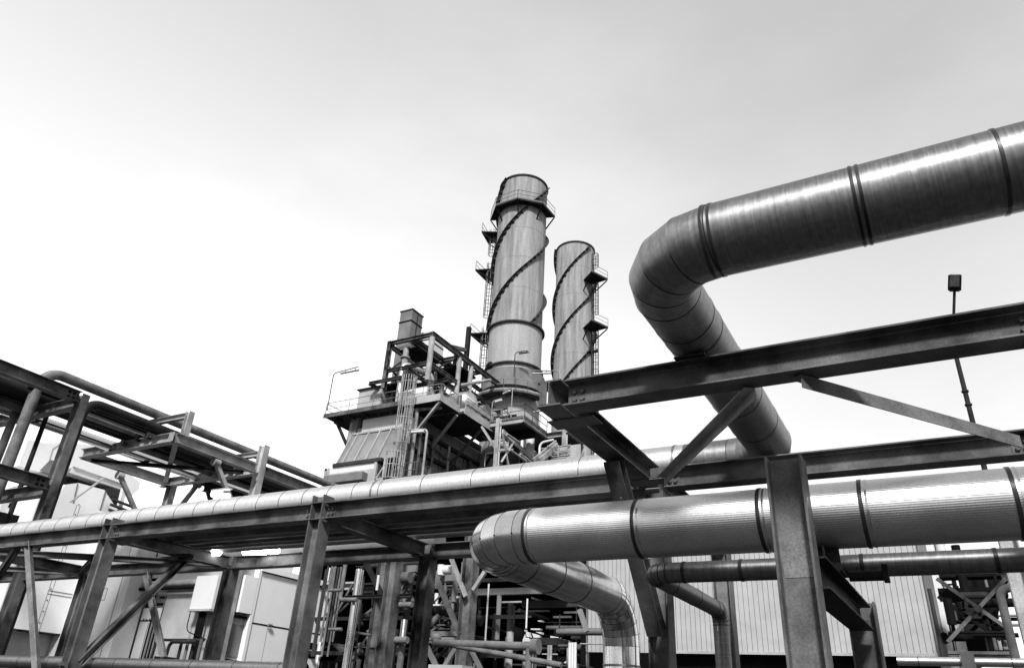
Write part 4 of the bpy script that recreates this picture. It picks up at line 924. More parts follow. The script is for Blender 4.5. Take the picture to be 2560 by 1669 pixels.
p_ = ony(h3(1590, 1330), 44.5); q_ = ony(h3(1640, 680), 44.5); r_ = ony(h3(1300, 500), 44.5)
MB().tube(bend([(p_.x, 44.5, p_.z-3), (p_.x, 44.5, q_.z), (r_.x, 44.7, q_.z+.35)], .4, 5), .1, 8).build('vent_pipe', 'steel_light', bo)
MB().tube([(r_.x+.6, 44.6, q_.z+.05), (p_.x-.3, 44.5, q_.z-.1)], .12, 8).build('light_tube', 'white', bo)
zl3 = ony(h3(1500, 1200), 44).z
s = MB(); railing(s, [(-36.2, 44.2, zl3-.9), (-33.6, 44.2, zl3-.9), (-33.6, 47.5, zl3-.9)], 1.2, .035, 1.4); s.build('railing', 'steel_far', bo)
MB().box((-37.3, 44.2, zl3-1.1), (-33.6, 47.5, zl3-.95)).build('walkway', 'darkgrey', bo)
# railed level round the stack foot, joined to the boiler
for z_, xa, xb_, ya, yb in ((25.0, -36, -31.6, 53, 56.5), (22.3, -33, -29.5, 53, 60)):
    MB().box((xa, ya, z_-.2), (xb_, yb, z_)).build('walkway', 'darkgrey', bo)
    s = MB(); railing(s, [(xa+1, ya, z_), (xb_, ya, z_), (xb_, yb, z_)], 1.2, .04, 1.1); s.build('railing', 'steel_light', bo)

# ------------------------------------------------------------------ pale access tower right of the boiler
ac = thing('access_tower', (-25.7, 48, 0), 'pale steel access tower with stepped landings, stair and railings right of the boiler house', 'stair tower')
zA = 22.0; e = [onz(h4(*p), zA) for p in ((810, 340), (1310, 275), (1640, 510), (1860, 480), (1900, 450), (2140, 620))]
for a, b in ((V((e[0].x, 46.5, zA)), V((-25.7, 46.5, zA))), (V((-25.7, 46.35, zA)), V((-25.7, 50.5, zA))), (V((-25.7, 50.4, zA)), V((-24.0, 50.4, zA))), (V((-23.8, 50.1, zA+.2)), V((-23.8, 53.3, zA+.2))), (V((e[0].x, 46.5, zA)), V((e[0].x-.3, 50, zA)))):
    MB().ibeam(a, b, w=.25, h=.42).build('landing_beam', 'steel_light', ac)
MB().box((e[0].x, 46.6, zA), (-25.8, 50.4, zA+.05)).build('landing', 'darkgrey', ac); MB().box((e[0].x+.5, 48.3, zA-.6), (-26, 49, zA-.1)).build('landing', 'black', ac)
MB().box((-27, 50.2, zA+.1), (-23.9, 53.3, zA+.2)).build('landing', 'darkgrey', ac)
k1 = onz(h4(955, 320), zA); k2 = onz(h4(1890, 460), zA); k3 = onz(h4(2150, 620), zA+.2)
for k in (k1, k2, k3): MB().ibeam((k.x, k.y-.1, 0), (k.x, k.y-.1, zA+.3), w=.34, h=.34).build('column', 'steel_light', ac)
s = MB(); railing(s, [(e[0].x, 46.45, zA+.2), (-25.65, 46.45, zA+.2), (-25.65, 50.3, zA+.2)], 1.15, .035, 1.3); s.build('railing', 'steel_far', ac)
MB().bar((k1.x-1.6, k1.y, zA-.1), (k1.x-.1, k1.y, zA-2.2), .16, .16).build('brace', 'steel_light', ac)
# stair
for (a, b) in ((onx(h4(1000, 440), -27), onx(h4(1440, 850), -27)), (onx(h4(1440, 860), -23), onx(h4(1760, 600), -23)), (onx(h4(1520, 860), -22.8), onx(h4(1780, 640), -22.8))):
    MB().bar(a, b, .12, .36).build('stair_stringer', 'steel_light', ac)
sa = onx(h4(1620, 640), -24); 
for k in range(9):
    p = onx(h4(1730-12*k, 660+8*k), -24.2); MB().box((-24.2, p.y, p.z-.15*k-.4), (-23.0, p.y+.28, p.z-.15*k-.36)).build('step', 'steel_light', ac)
for (p, q_, X_) in ((h4(1000, 480), h4(1080, 910), -27), (h4(1180, 560), h4(980, 880), -27), (h4(960, 720), h4(1140, 700), -27), (h4(1240, 600), h4(1060, 480), -26.5), (h4(1100, 700), h4(1330, 860), -26), (h4(1250, 760), h4(1450, 920), -26)):
    a = onx(p, X_); b = onx(q_, X_); MB().tube([a, b], .09, 8).build('brace', 'steel_light', ac)
for (u, r, mt, v0, v1) in ((1210, .22, 'clad', 480, 900), (1180, .5, 'darkgrey', 480, 840), (1400, .35, 'white', 400, 700), (1330, .06, 'steel_far', 440, 820), (1310, .06, 'steel_far', 440, 820), (1350, .06, 'steel_far', 440, 820)):
    a = ony(h4(u, v0), 51); b = ony(h4(u, v1), 51); MB().tube([(a.x, 51, b.z-2), (a.x, 51, a.z)], r, 12).build('riser_pipe', mt, ac)
for (p, q_, r, mt) in ((h4(1250, 640), h4(1420, 800), .55, 'white'), (h4(1440, 640), h4(1560, 560), .6, 'black'), (h4(1560, 600), h4(1700, 640), .4, 'black'), (h4(1690, 700), h4(1760, 760), .3, 'white')):
    a = ony(p, 53); b = ony(q_, 53); MB().tube([a, b], r, 12).build('duct', mt, ac)
za_ = ony(h4(1520, 860), 47).z
s = MB()
for (u0, v0, u1, v1) in ((1520, 610, 1960, 635), (1520, 700, 1960, 720)):
    a = ony(h4(u0, v0), 46); b = ony(h4(u1, v1), 46); s.tube([(a.x, 46, b.z), (b.x, 46, b.z)], .05, 6)
for u in (1520, 1640, 1790, 1960, 2100): a = ony(h4(u, 640), 46); s.tube([(a.x, 46, a.z-3), (a.x, 46, a.z)], .05, 6)
s.build('railing', 'steel_light', ac)
a = ony(h4(1520, 840), 45); b = ony(h4(1560, 600), 45)
MB().tube(bend([(a.x, 45, a.z-2), (a.x, 45, b.z), (a.x+1.1, 45, b.z+.1)], .4, 5), .09, 8).build('vent_pipe', 'white', ac)
for k in range(14):
    x_ = fr.uniform(-30, -24.5); y_ = fr.uniform(48, 55); z_ = fr.uniform(16.5, 21.3); L_ = fr.uniform(1.0, 3.5); ax = fr.choice('xyz')
    b = {'x': (x_+L_, y_, z_), 'y': (x_, y_+L_, z_), 'z': (x_, y_, z_+L_*.6)}[ax]
    MB().tube([(x_, y_, z_), b], fr.choice((.08, .12, .2)), 8).build('service_pipe', fr.choice(('steel_light', 'white', 'steel_dark', 'black')), ac)

# ------------------------------------------------------------------ lamps
p = ony(h3(165, 390), 44.9); q_ = ony(h1(320, 1280), 44.9)
fluor('platform_lamp', (p.x, 44.9, p.z), q_.z-p.z, 2.6, (1, .1, 0), 'tube lamp on a bent pole at the left corner of the boiler roof platform', mt='darkgrey', lm='grey')
p = ony(h2(1540, 430), 56.5); q_ = ony(h2(1560, 170), 56.5)
fluor('platform_lamp', (p.x, 56.3, p.z-1), q_.z-p.z+1, 1.3, (1, .3, 0), 'tube lamp in front of the pale foot of the near stack', mt='darkgrey', lm='darkgrey')
p = ony(h2(2340, 640), 50); q_ = ony(h2(2335, 500), 50)
fluor('platform_lamp', (p.x, 50, p.z-4), q_.z-p.z+4, 2.2, (-1, -.2, 0), 'tube lamp pointing left beside the foot of the farther stack', mt='grey', lm='pale')
p = ony(h2(1490, 800), 52); fluor('platform_lamp', (p.x, 52, p.z-4), 4, 1.6, (-1, .6, 0), 'tube lamp with bright housing leaning left over the walkway under the near stack', mt='steel_light')
p = ony(h2(1110, 1180), 51); q_ = ony(h2(1130, 1050), 51)
fluor('platform_lamp', (p.x, 51, p.z-1), q_.z-p.z+1, .9, (1, 0, 0), 'short bright tube lamp beside the drums of the boiler roof')
lp = thing('street_lamp', tuple(ony(dd(2260, 990), 28).xy)+(0,), 'tall thin lamp post with a boxy dark head at the right against the sky', 'street lamp')
YLp = 28; a = ony(dd(2257, 965), YLp); b = ony(dd(2226, 825), YLp); c_ = ony(dd(2219, 690), YLp); xl_ = a.x
MB().tube([(a.x, YLp, 0), (a.x, YLp, b.z)], .1, 12, rr=[.11, .075]).build('pole', 'steel_dark', lp)
MB().tube([(a.x, YLp, b.z), (a.x+.03, YLp-.1, b.z+.6), (c_.x, YLp-.5, c_.z)], .05, 10).build('arm', 'steel_dark', lp)
top = V((c_.x, YLp-.5, c_.z)); ad = (top-V((a.x+.03, YLp-.1, b.z+.6))).normalized()
lh = MB(); lh.prof(top, top+ad*.05, [(-.16, -.16), (.16, -.16), (.16, .16), (-.16, .16)], (0, 1, 0)); lh.build('lamp_neck', 'black', lp)
lh = MB(); lh.prof(top+ad*.05, top+ad*.54, [(-.21, -.17), (-.17, -.21), (.17, -.21), (.21, -.17), (.21, .17), (.17, .21), (-.17, .21), (-.21, .17)], (0, 1, 0)); lh.build('lamp_head', 'black', lp)
MB().prof(top+ad*.1, top+ad*.5, [(-.15, -.215), (.15, -.215), (.15, -.209), (-.15, -.209)], (0, 1, 0)).build('lamp_lens', 'glass', lp)
MB().tube([top+ad*.54, top+ad*.61, top+ad*.65], .2, 16, rr=[.2, .16, .07]).build('lamp_cap', 'pale', lp)
for z_ in (b.z-1.4, b.z-1.9): MB().ring((a.x, YLp, z_), BZ, .085, .06, .03, 12).build('pole_band', 'steel_dark', lp)

def lit(label, p, q_, Y, r_, e):
    a = ony(p, Y); b = ony(q_, Y); t = thing('rack_lamp', tuple(a.lerp(b, .5)), label, 'lamp', 'lit lamps under the racks')
    mt = bpy.data.materials.get('lit_tube_%g' % e) or bpy.data.materials.new('lit_tube_%g' % e); mt.use_nodes = True
    bs = mt.node_tree.nodes['Principled BSDF']; bs.inputs['Emission Color'].default_value = (1, 1, 1, 1); bs.inputs['Emission Strength'].default_value = e
    MB().tube([a, b], r_, 12).build('lit_tube', mt, t)
    MB().box((min(a.x, b.x)-.05, Y-.07, max(a.z, b.z)+r_), (max(a.x, b.x)+.05, Y+.07, max(a.z, b.z)+r_+.05)).build('housing', 'pale', t)
lit('long lit tube lamp glowing just above the far rack beam, left of centre', z3(40, 500), z3(230, 497), 12.65, .075, 30)
lit('short lit tube lamp glowing at the right end of the long one', z3(262, 490), z3(340, 485), 12.65, .075, 30)
lit('small round lit lamp glowing beside the cross beam left of the long tube lamp', z2(1925, 505), z2(1975, 503), 12.4, .08, 30)
lit('lit tube lamp glowing behind the long pipe under the platform frame', z1(1810, 1205), z1(1940, 1225), 16.0, .09, 12)

# ------------------------------------------------------------------ right hall with corrugated wall
rh = thing('corrugated_hall', (-5, 30, 0), 'pale corrugated hall behind the rack at right, dark open at its foot', 'building')
zw = 4.24; xw0 = ony(h7(1850, 700), 30).x; xw1 = ony(z8(1525, 700), 30).x; xw2 = ony(z8(1620, 655), 30).x; ztw = 8.9
MB().box((-9.6, 30, zw), (xw1, 30.3, ztw)).build('wall_sheet', 'corr', rh)
MB().box((xw0, 30, ony(h7(1850, 1240), 30).z), (-9.6, 30.3, ztw)).build('wall_sheet', 'corr', rh)
MB().box((-9.6, 29.95, zw-.08), (xw1, 30.02, zw+.02)).build('drip_flashing', 'pale', rh)
MB().box((xw1+.0, 29.9, 0), (xw1+.28, 30.3, ztw)).build('corner_column', 'grey', rh)
MB().box((xw1+.28, 29.97, 0), (xw1+.55, 30.3, ztw)).build('corner_trim', 'white', rh)
dp = MB().tube([(xw1+.72, 29.9, 0), (xw1+.72, 29.9, ztw)], .15, 16).build('downpipe', 'white', rh)
for z_ in (3.4, 5, 6.6): MB().ring((xw1+.72, 29.9, z_), BZ, .15, .08, .02, 16).build('pipe_clip', 'white', dp)
MB().box((xw1+.28, 30.3, 0), (xw1+.6, 44, ztw)).build('side_wall', 'grey', rh)
MB().box((xw0-.3, 30, ztw), (xw1+.9, 44, ztw+.2)).build('roof', 'grey', rh)
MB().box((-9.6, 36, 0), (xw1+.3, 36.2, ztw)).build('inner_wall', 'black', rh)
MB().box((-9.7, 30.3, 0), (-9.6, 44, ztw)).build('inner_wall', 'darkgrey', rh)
# black sheet painted as the shade inside the open foot
MB().box((-9.6, 30.4, 0), (xw1, 30.5, zw+.4)).build('opening_shade', 'black', rh)
MB().box((xw0-.06, 29.9, 0), (xw0+.0, 30.1, ztw)).build('corner_trim', 'grey', rh)

# ------------------------------------------------------------------ dark shed added in the middle as shaded backing
mh = thing('shade_shed', (-20, 27, 0), 'added dark open shed shading the pipework under the rack, centre', 'building')
zr = 8.6
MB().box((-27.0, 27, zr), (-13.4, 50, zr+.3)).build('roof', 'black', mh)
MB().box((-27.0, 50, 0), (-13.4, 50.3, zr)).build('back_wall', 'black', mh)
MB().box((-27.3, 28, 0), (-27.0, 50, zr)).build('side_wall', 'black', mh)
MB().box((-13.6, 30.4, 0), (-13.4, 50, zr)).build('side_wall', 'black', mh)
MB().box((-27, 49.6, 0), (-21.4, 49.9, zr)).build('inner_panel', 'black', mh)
for (u0, v0, u1, v1, Yp, mt) in ((150, 305, 1000, 375, 27, 'grey'), (860, 480, 1700, 565, 27.5, 'darkgrey')):
    a = ony(h7(u0, v0), Yp); b = ony(h7(u1, v1), Yp); MB().box((a.x, Yp, b.z), (b.x+1.5, Yp+.3, a.z)).build('lintel_beam', mt, mh)
for (u, v0, v1, r, mt, Yp) in ((490, 390, 1060, .1, 'grey', 26), (315, 230, 1080, .035, 'white', 25), (925, 450, 890, .035, 'white', 25), (665, 940, 1430, .14, 'steel_light', 26), (1250, 1140, 1482, .05, 'steel_light', 26), (1285, 1140, 1482, .05, 'steel_light', 26), (1570, 1100, 1482, .06, 'white', 26), (1610, 1100, 1482, .05, 'white', 26), (1650, 1100, 1482, .06, 'white', 26), (1060, 1200, 1482, .05, 'steel_far', 26), (900, 1190, 1482, .07, 'steel_light', 26), (1010, 1190, 1482, .05, 'steel_light', 26)):
    a = ony(h7(u, v0), Yp); b = ony(h7(u, v1), Yp); MB().tube([(b.x, Yp, b.z-(1 if v1 > 1400 else 0)), (b.x, Yp, a.z)], r, 8).build('riser_pipe', mt, mh)
for k in range(50):
    u = rr_.uniform(110, 1800); v = rr_.uniform(400, 1450); Yp = rr_.uniform(28, 36); p = ony(h7(u, v), Yp); L_ = rr_.uniform(.6, 3); ax = rr_.choice('xxzzy')
    MB().tube([p, p+V((L_ if ax == 'x' else 0, L_ if ax == 'y' else 0, -L_ if ax == 'z' else 0))], rr_.choice((.03, .05, .09, .14)), 7).build('service_pipe', rr_.choice(('grey', 'darkgrey', 'steel_far', 'steel_light')), mh)
# white plates stand in for windows of light in the back
for (pts) in ([(920, 940), (960, 945), (975, 1020), (930, 1010)], [(1010, 960), (1120, 990), (1125, 1055), (1040, 1040)], [(1060, 940), (1150, 945), (1150, 975)], [(990, 890), (1130, 890), (1125, 910), (995, 908)], [(1285, 1000), (1405, 1020), (1405, 1060), (1285, 1060)], [(1480, 1050), (1570, 1075), (1560, 1090), (1475, 1085)], [(1100, 770), (1155, 770), (1155, 788), (1100, 788)], [(1280, 1365), (1340, 1370), (1310, 1410)], [(1480, 1400), (1520, 1370), (1560, 1375), (1560, 1420)], [(880, 980), (905, 905), (905, 1090), (870, 1090)], [(910, 1030), (960, 1030), (980, 1085), (900, 1085)]):
    P = [ony(h7(*p), 30) for p in pts]; MB().prism(P, (0, .25, 0)).build('light_gap_panel', 'white', mh)
for k in range(16):
    p = ony(h7(700+k*9, 910), 31); MB().box((p.x, 31, ony(h7(700, 1060-2*k), 31).z-.5), (p.x+.04, 31.05, p.z)).build('grille_bar', 'pale', mh)
MB().tube([ony(h7(840, 900), 30), ony(h7(740, 1160), 30)], .3, 10).build('strut', 'black', mh)
for (u0, u1, v) in ((740, 1000, 718), (1330, 1600, 722), (1490, 1700, 655)):
    a = ony(h7(u0, v), 30); b = ony(h7(u1, v), 30); MB().bar((a.x, 30, a.z), (b.x, 30, a.z), .08, .08).build('cable_tray', 'steel_far', mh)
a = ony(h7(1720, 610), 26.5); b = ony(h7(1830, 940), 26.5); MB().bar(a, b, .16, .16).build('brace', 'grey', mh)
a = ony(h7(1240, 1140), 26.5); b = ony(h7(1740, 1135), 26.5); MB().bar((a.x, 26.5, a.z), (b.x, 26.5, a.z), .07, .07).build('frame_bar', 'steel_far', mh)
a = ony(h7(1010, 1090), 26.4); b = ony(h7(1390, 1060), 26.4); MB().box((a.x, 26.4, a.z-.1), (b.x, 27.4, a.z+.15)).build('cable_tray', 'steel_dark', mh)

# ------------------------------------------------------------------ process frame in front of the shed
pf = thing('process_frame', (-19, 23, 0), 'grey steel frame with slender braces and many small pipes, below the rack left of centre', 'steel frame')
YQ = 22.0
def pcol(u0, v0, u1, v1, Yp, mt, w_=.3):
    b = ony(h6(u1, v1), Yp); a = ony(h6(u0, v0), Yp); x_ = (a.x+b.x)/2
    return MB().ibeam((x_, Yp, 0), (x_, Yp, 8.8), w=w_, h=w_, up=(1, 0, 0)).build('column', mt, pf)
pcol(1070, 300, 920, 1455, 24, 'steel', .45); pcol(1225, 100, 1060, 1455, YQ, 'steel', .42); pcol(2245, 300, 2150, 1455, YQ, 'steel', .42)
def pbar(p, q_, Yp, w_, mt, nm='brace'):
    MB().bar(ony(p, Yp), ony(q_, Yp), w_, w_).build(nm, mt, pf)
pbar(h6(1720, 70), h6(2110, 1000), YQ, .15, 'steel_far'); pbar(h6(800, -40), h6(1070, 500), 23.5, .16, 'steel_dark'); pbar(h6(1960, -110), h6(2190, 490), YQ-.2, .12, 'steel_light'); pbar(h6(2520, 40), h6(2290, 400), YQ-.2, .12, 'steel_light')
pbar(h6(1500, 180), h6(1320, 460), YQ+.5, .14, 'steel_far'); pbar(h6(1660, 1160), h6(1800, 1455), YQ, .14, 'grey'); pbar(h6(2060, 1180), h6(1890, 1455), YQ, .14, 'grey'); pbar(h6(2270, 1230), h6(2400, 1480), YQ, .12, 'steel_far')
pbar(h6(2350, 220), h6(2700, -100), YQ+2, .14, 'steel_dark')
def ptub(p, q_, Yp, r, mt, nm='process_pipe'):
    MB().tube([ony(p, Yp), ony(q_, Yp)], r, 10).build(nm, mt, pf)
def pver(u, v0, v1, Yp, r, mt):
    """an upright pipe through zoom point (u, v0)"""
    a = ony(h6(u, v0), Yp); b = ony(h6(u, v1), Yp); MB().tube([(a.x, Yp, b.z-(1.5 if v1 > 1400 else 0)), (a.x, Yp, a.z)], r, 12).build('process_pipe', mt, pf)
pver(752, 120, 1455, 22.5, .13, 'clad_bright'); pver(790, 130, 1455, 22.6, .07, 'clad_bright')
for (u, v0, v1, r, mt) in ((1250, 640, 1000, .05, 'white'), (1205, 1090, 1455, .07, 'white'), (1330, 290, 560, .22, 'clad'), (1360, 800, 1100, .12, 'clad'), (1330, 1120, 1455, .12, 'steel_mid'), (1290, 480, 1000, .04, 'steel_mid'), (1010, 200, 400, .05, 'white'), (1740, 380, 640, .05, 'white'), (1712, 660, 920, .05, 'white'), (1860, 60, 200, .14, 'white'), (1835, 160, 240, .06, 'white'), (1915, 350, 660, .06, 'steel_mid'), (350, 100, 280, .04, 'white'), (410, 90, 380, .07, 'steel_mid'), (1160, 1100, 1455, .04, 'white'), (2050, 280, 560, .1, 'grey'), (2020, 480, 760, .06, 'grey')):
    pver(u, v0, v1, YQ+.6, r, mt)
for (u0, u1, v, r, mt) in ((560, 1460, 490, .05, 'black'), (560, 1460, 515, .05, 'steel_dark'), (1290, 1460, 600, .1, 'steel_mid'), (1200, 1400, 1075, .12, 'grey'), (1660, 2090, 1065, .07, 'steel_mid'), (1660, 2090, 1105, .05, 'steel_far'), (1740, 1820, 340, .06, 'white'), (2070, 2140, 500, .05, 'white'), (1320, 1440, 235, .2, 'steel_far'), (1750, 1900, 605, .03, 'white'), (1900, 2010, 130, .16, 'white')):
    a = ony(h6(u0, v), YQ+.3); b = ony(h6(u1, v), YQ+.3); MB().tube([(a.x, YQ+.3, a.z), (b.x, YQ+.3, a.z)], r, 10).build('process_pipe', mt, pf)
for (p, q_, r, mt) in ((h6(1720, 640), h6(2400, 820), .17, 'steel_dark'), (h6(1720, 860), h6(1840, 730), .11, 'steel_mid'), (h6(1880, 660), h6(2040, 520), .09, 'steel_mid'), (h6(1740, 580), h6(1860, 460), .03, 'steel_mid'), (h6(1800, 640), h6(2010, 390), .03, 'steel_mid'), (h6(620, 960), h6(910, 1010), .05, 'steel_far'), (h6(480, 700), h6(600, 580), .04, 'steel_mid'), (h6(2090, 720), h6(2160, 640), .06, 'white')):
    ptub(p, q_, YQ+1, r, mt)
for (u0, v0, u1, v1, mt) in ((1670, 955, 2090, 1020, 'steel_mid'), (1860, 190, 2180, 270, 'grey'), (1320, 70, 1510, 150, 'grey')):
    a = ony(h6(u0, v0), YQ+.8); b = ony(h6(u1, v1), YQ+.8); MB().box((a.x, YQ+.8, b.z), (b.x, YQ+1.1, a.z)).build('frame_beam', mt, pf)
a = ony(h6(1800, 1420), YQ); MB().box((a.x, YQ-.5, 0), (a.x+1.3, YQ+.5, a.z)).build('pump_base', 'pale', pf)
s = MB(); a = ony(h6(1830, 1055), YQ); s.lathe((a.x, YQ-.2, a.z), [(.02, -.2), (.15, -.1), (.15, .1), (.02, .2)], 10, (1, 0, 0)); s.build('valve', 'steel_mid', pf)
rr_ = random.Random(11)
for k in range(22):
    u = rr_.uniform(1740, 2120); v = rr_.uniform(340, 930); p = ony(h6(u, v), YQ+rr_.uniform(1, 3)); L_ = rr_.uniform(.2, .9); ax = rr_.choice('xz')
    MB().tube([p, p+V((L_ if ax == 'x' else 0, 0, L_ if ax == 'z' else 0))], rr_.choice((.03, .05, .08)), 8).build('small_pipe', rr_.choice(('steel_mid', 'white', 'steel_far')), pf)
for k in range(60):
    u = rr_.uniform(640, 2380); v = rr_.uniform(60, 1400); Yp = rr_.uniform(23, 27); p = ony(h6(u, v), Yp); L_ = rr_.uniform(.6, 3.5); ax = rr_.choice('xxzzzy')
    e_ = p+V((L_ if ax == 'x' else 0, L_ if ax == 'y' else 0, -L_ if ax == 'z' else 0))
    MB().tube([p, e_], rr_.choice((.025, .04, .06, .1)), 7).build('service_pipe', rr_.choice(('darkgrey', 'steel_dark', 'darkgrey', 'steel_far', 'darkgrey', 'steel_far')), pf)
for k in range(16):
    u = rr_.uniform(640, 2300); v = rr_.uniform(100, 1300); Yp = rr_.uniform(24, 27); p = ony(h6(u, v), Yp)
    MB().lathe(p, [(.04, -.25), (.16, -.18), (.16, -.1), (.08, 0), (.18, .08), (.18, .16), (.03, .22)], 10).build('valve', rr_.choice(('darkgrey', 'grey', 'steel_dark')), pf)
for k in range(10):
    u = rr_.uniform(640, 2300); v = rr_.uniform(60, 1100); Yp = rr_.uniform(24.5, 26.5); p = ony(h6(u, v), Yp); q_ = p+V((rr_.choice((-1, 1))*rr_.uniform(.8, 1.8), 0, -rr_.uniform(1, 2.2)))
    MB().bar(p, q_, .09, .09).build('brace', rr_.choice(('steel_far', 'steel_dark')), pf)
for k in range(5):
    z_ = 2.2+k*1.35; MB().box((-24, 25.5, z_), (-13.6, 25.62, z_+.14)).build('floor_beam', 'steel_dark', pf)
# ladder with loops, dark cables near the cabinet
for k, (u, v0) in enumerate(((330, 80), (385, 80), (430, 80), (470, 90), (505, 90), (540, 100), (300, 120))):
    pver(u, v0, 1100 if k % 2 else 1300, 21.6+.15*k, .04, 'steel_mid' if k % 3 else 'darkgrey')
for v in (405, 930): a = ony(h6(340, v), 21.5); b = ony(h6(510, v), 21.5); MB().tube([(a.x, 21.5, a.z), (b.x, 21.5, a.z)], .06, 8).build('process_pipe', 'steel_mid', pf)
a = ony(h6(585, 60), 22); b = ony(h6(510, 530), 22); c_ = ony(h6(710, 570), 22)
MB().tube(bend([(a.x-.1, 22, a.z+.4), (a.x-.1, 22, b.z), (c_.x, 22, c_.z+.1)], .1, 3), .08, 10).build('process_pipe', 'steel_mid', pf)
a = ony(h6(560, 290), 26); b = ony(h6(710, 390), 26); MB().box((a.x, 26, b.z), (b.x, 27, a.z)).build('equipment_box', 'pale', pf)
a = ony(h6(800, 330), 25.5); b = ony(h6(980, 470), 25.5); MB().box((a.x, 25.5, b.z), (b.x, 26, a.z)).build('equipment_box', 'black', pf)
sh = thing('small_canopy', tuple(ony(h6(380, 1250), 28).xy)+(0,), 'small pitched canopy roof beside the control cabinet foot', 'canopy')
YC = 28; a = ony(h6(230, 1190), YC); b = ony(h6(385, 1110), YC); c_ = ony(h6(610, 1330), YC)
MB().prism([a, b, c_, c_-V((0, 0, .06)), b-V((0, 0, .08)), a-V((0, 0, .06))], (0, .9, 0)).build('roof', 'steel_far', sh)
MB().prism([a-V((0, 0, .1)), b-V((0, 0, .1)), c_-V((0, 0, .1)), V((a.x, YC, c_.z-.1))], (0, .05, 0)).build('under_roof_shade', 'black', sh)  # black sheet painted as the shade under the canopy
MB().box((a.x, YC, ony(h6(300, 1350), YC).z), (c_.x-.3, YC+.1, ony(h6(300, 1290), YC).z)).build('fascia', 'steel_far', sh)
for k in range(5): MB().tube([(a.x+.1+k*.45, YC+.1, 0), (a.x+.1+k*.45, YC+.1, a.z-.3)], .05, 6).build('post', 'steel_far', sh)
# guard-like pipes at the bottom centre
gp = thing('pipe_bracket', tuple(ony(h7(970, 1482), 16).xy)+(0,), 'pale pipe cross with a flanged end and an upright, in front of the added dark shed', 'pipe')
YG = 16; a = ony(h7(80, 1110), YG); b = ony(h7(1030, 1125), YG); c_ = ony(h7(85, 1185), YG); d_ = ony(h7(1450, 1440), YG); u_ = ony(h7(970, 1180), YG)
MB().tube([(a.x-1, YG, a.z), (b.x, YG, a.z-.06)], .09, 12).build('rail', 'steel_mid', gp)
MB().tube([c_-(d_-c_)*.3, d_], .065, 12).build('rail', 'steel_mid', gp)
MB().tube([(u_.x, YG, 0), (u_.x, YG, u_.z)], .08, 12).build('upright', 'steel_mid', gp)
MB().tube([(b.x-.02, YG, a.z-.06), (b.x+.14, YG, a.z-.06)], .17, 12).build('flange', 'steel_mid', gp)
for z_ in (.5, .95): MB().ring((u_.x, YG, u_.z-z_), BZ, .08, .06, .012, 12).build('band', 'steel_mid', gp)

# ------------------------------------------------------------------ pipework at the right edge
yd = thing('pipework_yard', (3, 34, 0), 'dark tangle of vessels, cross braces and pipes right of the corrugated hall', 'pipework')
YX = 22
def xb8(p, q_, Yp, w_, mt): MB().bar(ony(p, Yp), ony(q_, Yp), w_, w_).build('cross_brace', mt, yd)
xb8(h8(330, 350), h8(1340, 1060), YX, .085, 'steel'); xb8(h8(1260, 350), h8(480, 1200), YX+.2, .085, 'steel'); xb8(h8(350, 590), h8(1190, 1170), YX+4, .1, 'black'); xb8(h8(1250, 590), h8(700, 1160), YX+4.2, .1, 'black')
a = ony(h8(890, 750), YX-.1); MB().tube([a, a+V((0, .3, 0))], .1, 6).build('gusset', 'steel_dark', yd)
def blk(u0, v0, u1, v1, Yp, mt, dpt=.6, nm='duct'):
    a = ony(h8(u0, v0), Yp); b = ony(h8(u1, v1), Yp); MB().box((a.x, Yp, b.z), (b.x, Yp+dpt, a.z)).build(nm, mt, yd)
blk(350, 270, 1300, 310, 26, 'black'); blk(560, 300, 640, 590, 27, 'black'); blk(740, 310, 1300, 470, 28, 'black', 2); blk(340, 480, 1300, 580, 27, 'black', 1); blk(480, 1320, 1420, 1370, 24, 'steel_far', .3, 'platform_beam'); blk(560, 1130, 1010, 1310, 30, 'black', 2)
blk(500, 910, 560, 1310, 27, 'black'); blk(1000, 850, 1040, 1310, 27, 'black', .3); blk(1120, 820, 1170, 1310, 27, 'black', .3); blk(940, 590, 980, 640, 27, 'black'); blk(480, 660, 600, 672, 27, 'black', .1); blk(1000, 960, 1200, 985, 27, 'black', .1); blk(1200, 870, 1320, 890, 27, 'black', .1); blk(400, 350, 540, 372, 27, 'black', .1); blk(400, 420, 540, 436, 27, 'black', .1); blk(1040, 1040, 1340, 1130, 30, 'darkgrey', 1)
def vs8(p, q_, Yp, r, mt, nm='vessel'): MB().tube([ony(p, Yp), ony(q_, Yp)], r, 20).build(nm, mt, yd)
vs8(h8(640, 640), h8(860, 740), 32, 1.0, 'darkgrey'); vs8(h8(900, 640), h8(1180, 730), 32, 1.3, 'black')
a = ony(h8(690, 1000), 31); MB().lathe(a+V((0, 0, -1.0)), [(.05, -.4), (.55, -.1), (.85, .5), (.8, 1.4)], 24).build('vessel', 'grey', yd)
a = ony(h8(850, 1090), 31); MB().tube([a+V((-.6, 0, -.2)), a+V((.6, 1, -.2))], .75, 24).build('vessel', 'grey', yd)
for (u, v0, v1, r, mt, Yp) in ((655, 330, 470, .09, 'steel_light', 26.5), (690, 720, 960, .4, 'grey', 33), (420, 480, 1430, .05, 'darkgrey', 23), (510, 600, 920, .2, 'steel_far', 29), (1080, 1080, 1310, .05, 'steel_far', 27), (1160, 1160, 1310, .05, 'steel_light', 27)):
    a = ony(h8(u, v0), Yp); b = ony(h8(u, v1), Yp); MB().tube([(b.x if v1 > 1400 else a.x, Yp, b.z), (b.x if v1 > 1400 else a.x, Yp, a.z)], r, 10).build('riser_pipe', mt, yd)
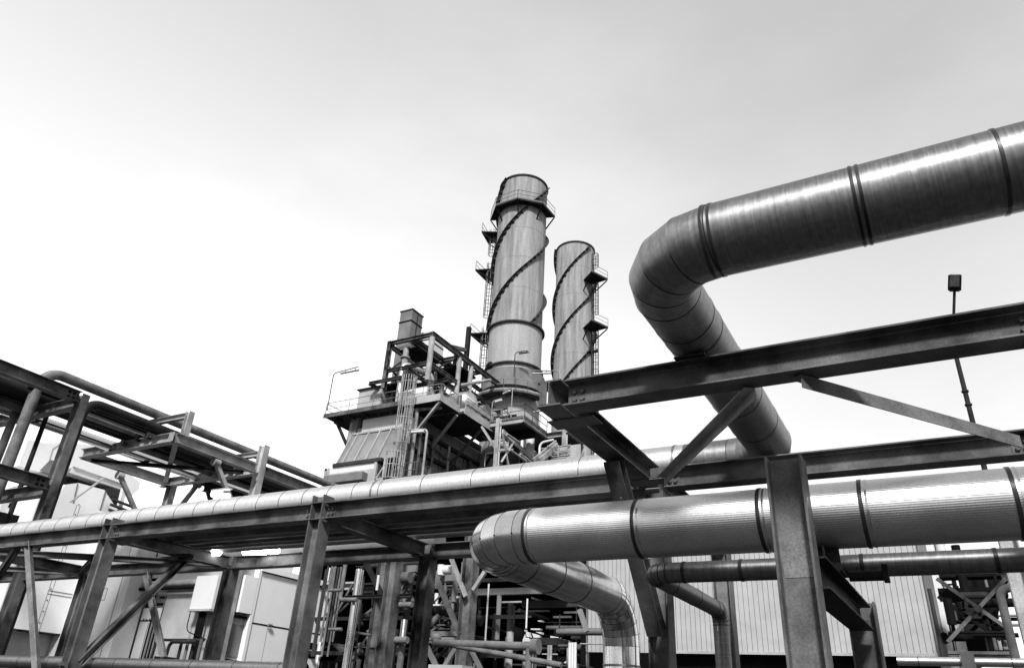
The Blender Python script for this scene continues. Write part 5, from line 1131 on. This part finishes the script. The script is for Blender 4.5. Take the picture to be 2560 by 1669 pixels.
for (v, u0, u1) in ((770, 480, 720), (905, 470, 1000), (945, 470, 960), (680, 600, 640), (1170, 1050, 1160)):
    a = ony(h8(u0, v), 29); b = ony(h8(u1, v), 29); MB().tube([(a.x, 29, a.z), (b.x, 29, a.z)], .04, 6).build('service_pipe', 'black', yd)
for k in range(34):
    u = rr_.uniform(340, 1290); v = rr_.uniform(320, 1300); p = ony(h8(u, v), rr_.uniform(25, 32)); L_ = rr_.uniform(.3, 1.6); ax = rr_.choice('xyz')
    MB().tube([p, p+V((L_ if ax == 'x' else 0, L_ if ax == 'y' else 0, L_ if ax == 'z' else 0))], rr_.choice((.04, .06, .12)), 8).build('service_pipe', rr_.choice(('black', 'steel_dark', 'black', 'grey')), yd)
a = ony(h8(1190, 750), 19); b = ony(h8(1320, 1430), 19)
pipe('goose_pipe', 'grey pipe with a bent top standing in front of the crossed braces', [(a.x+.7, 19, a.z+.4), (a.x+.05, 19, a.z+.4), (a.x+.05, 19, 0)], .085, 'steel_far', rb=.2, seg=6, n=14, gores=False, crease=False)
# steel post and cladded pipe at the right edge
a = ony(h8(1300, 260), 15.5); MB().ibeam((a.x+.1, 15.5, 0), (a.x+.1, 15.5, a.z+1), w=.28, h=.28, up=(1, 0, 0)).build('side_post', 'steel_light', yd)
a = ony(h8(1420, 1000), 10.6)
pipe('edge_pipe', 'weathered clad pipe coming down at the right edge of the picture', [(a.x+.62, 7.9, 2.88), (a.x+.62, 11.2, 2.88), (a.x+.62, 11.2, 0)], .16, 'clad_dull', rb=.25, seg=4, n=32, bands=[((a.x+.62, 11.2, 2.1), BZ), ((a.x+.62, 9.6, 2.88), BY)], bm='seam')
# low pipe at the bottom right
yl = 14.0; zl_ = 1.6+.0806*yl; xa = ony(h8(-200, 1450), yl).x
pipe('low_pipe', 'thin clad pipe low at the bottom right, below the corrugated wall', [(xa, yl, zl_), (8, yl, zl_)], .065, 'clad', n=20, seams=[((xa+.3+.62*k, yl, zl_), BX) for k in range(9)])
a = ony(h8(750, 1430), yl-.1); MB().box((a.x-.09, yl-.12, zl_-.3), (a.x+.09, yl-.08, zl_+.12)).build('clip_plate', 'steel_far', yd)
a = ony(z6(1830, 1547), 12.6)
# END
for o in TMP:
    if '_o' in o: del o['_o']
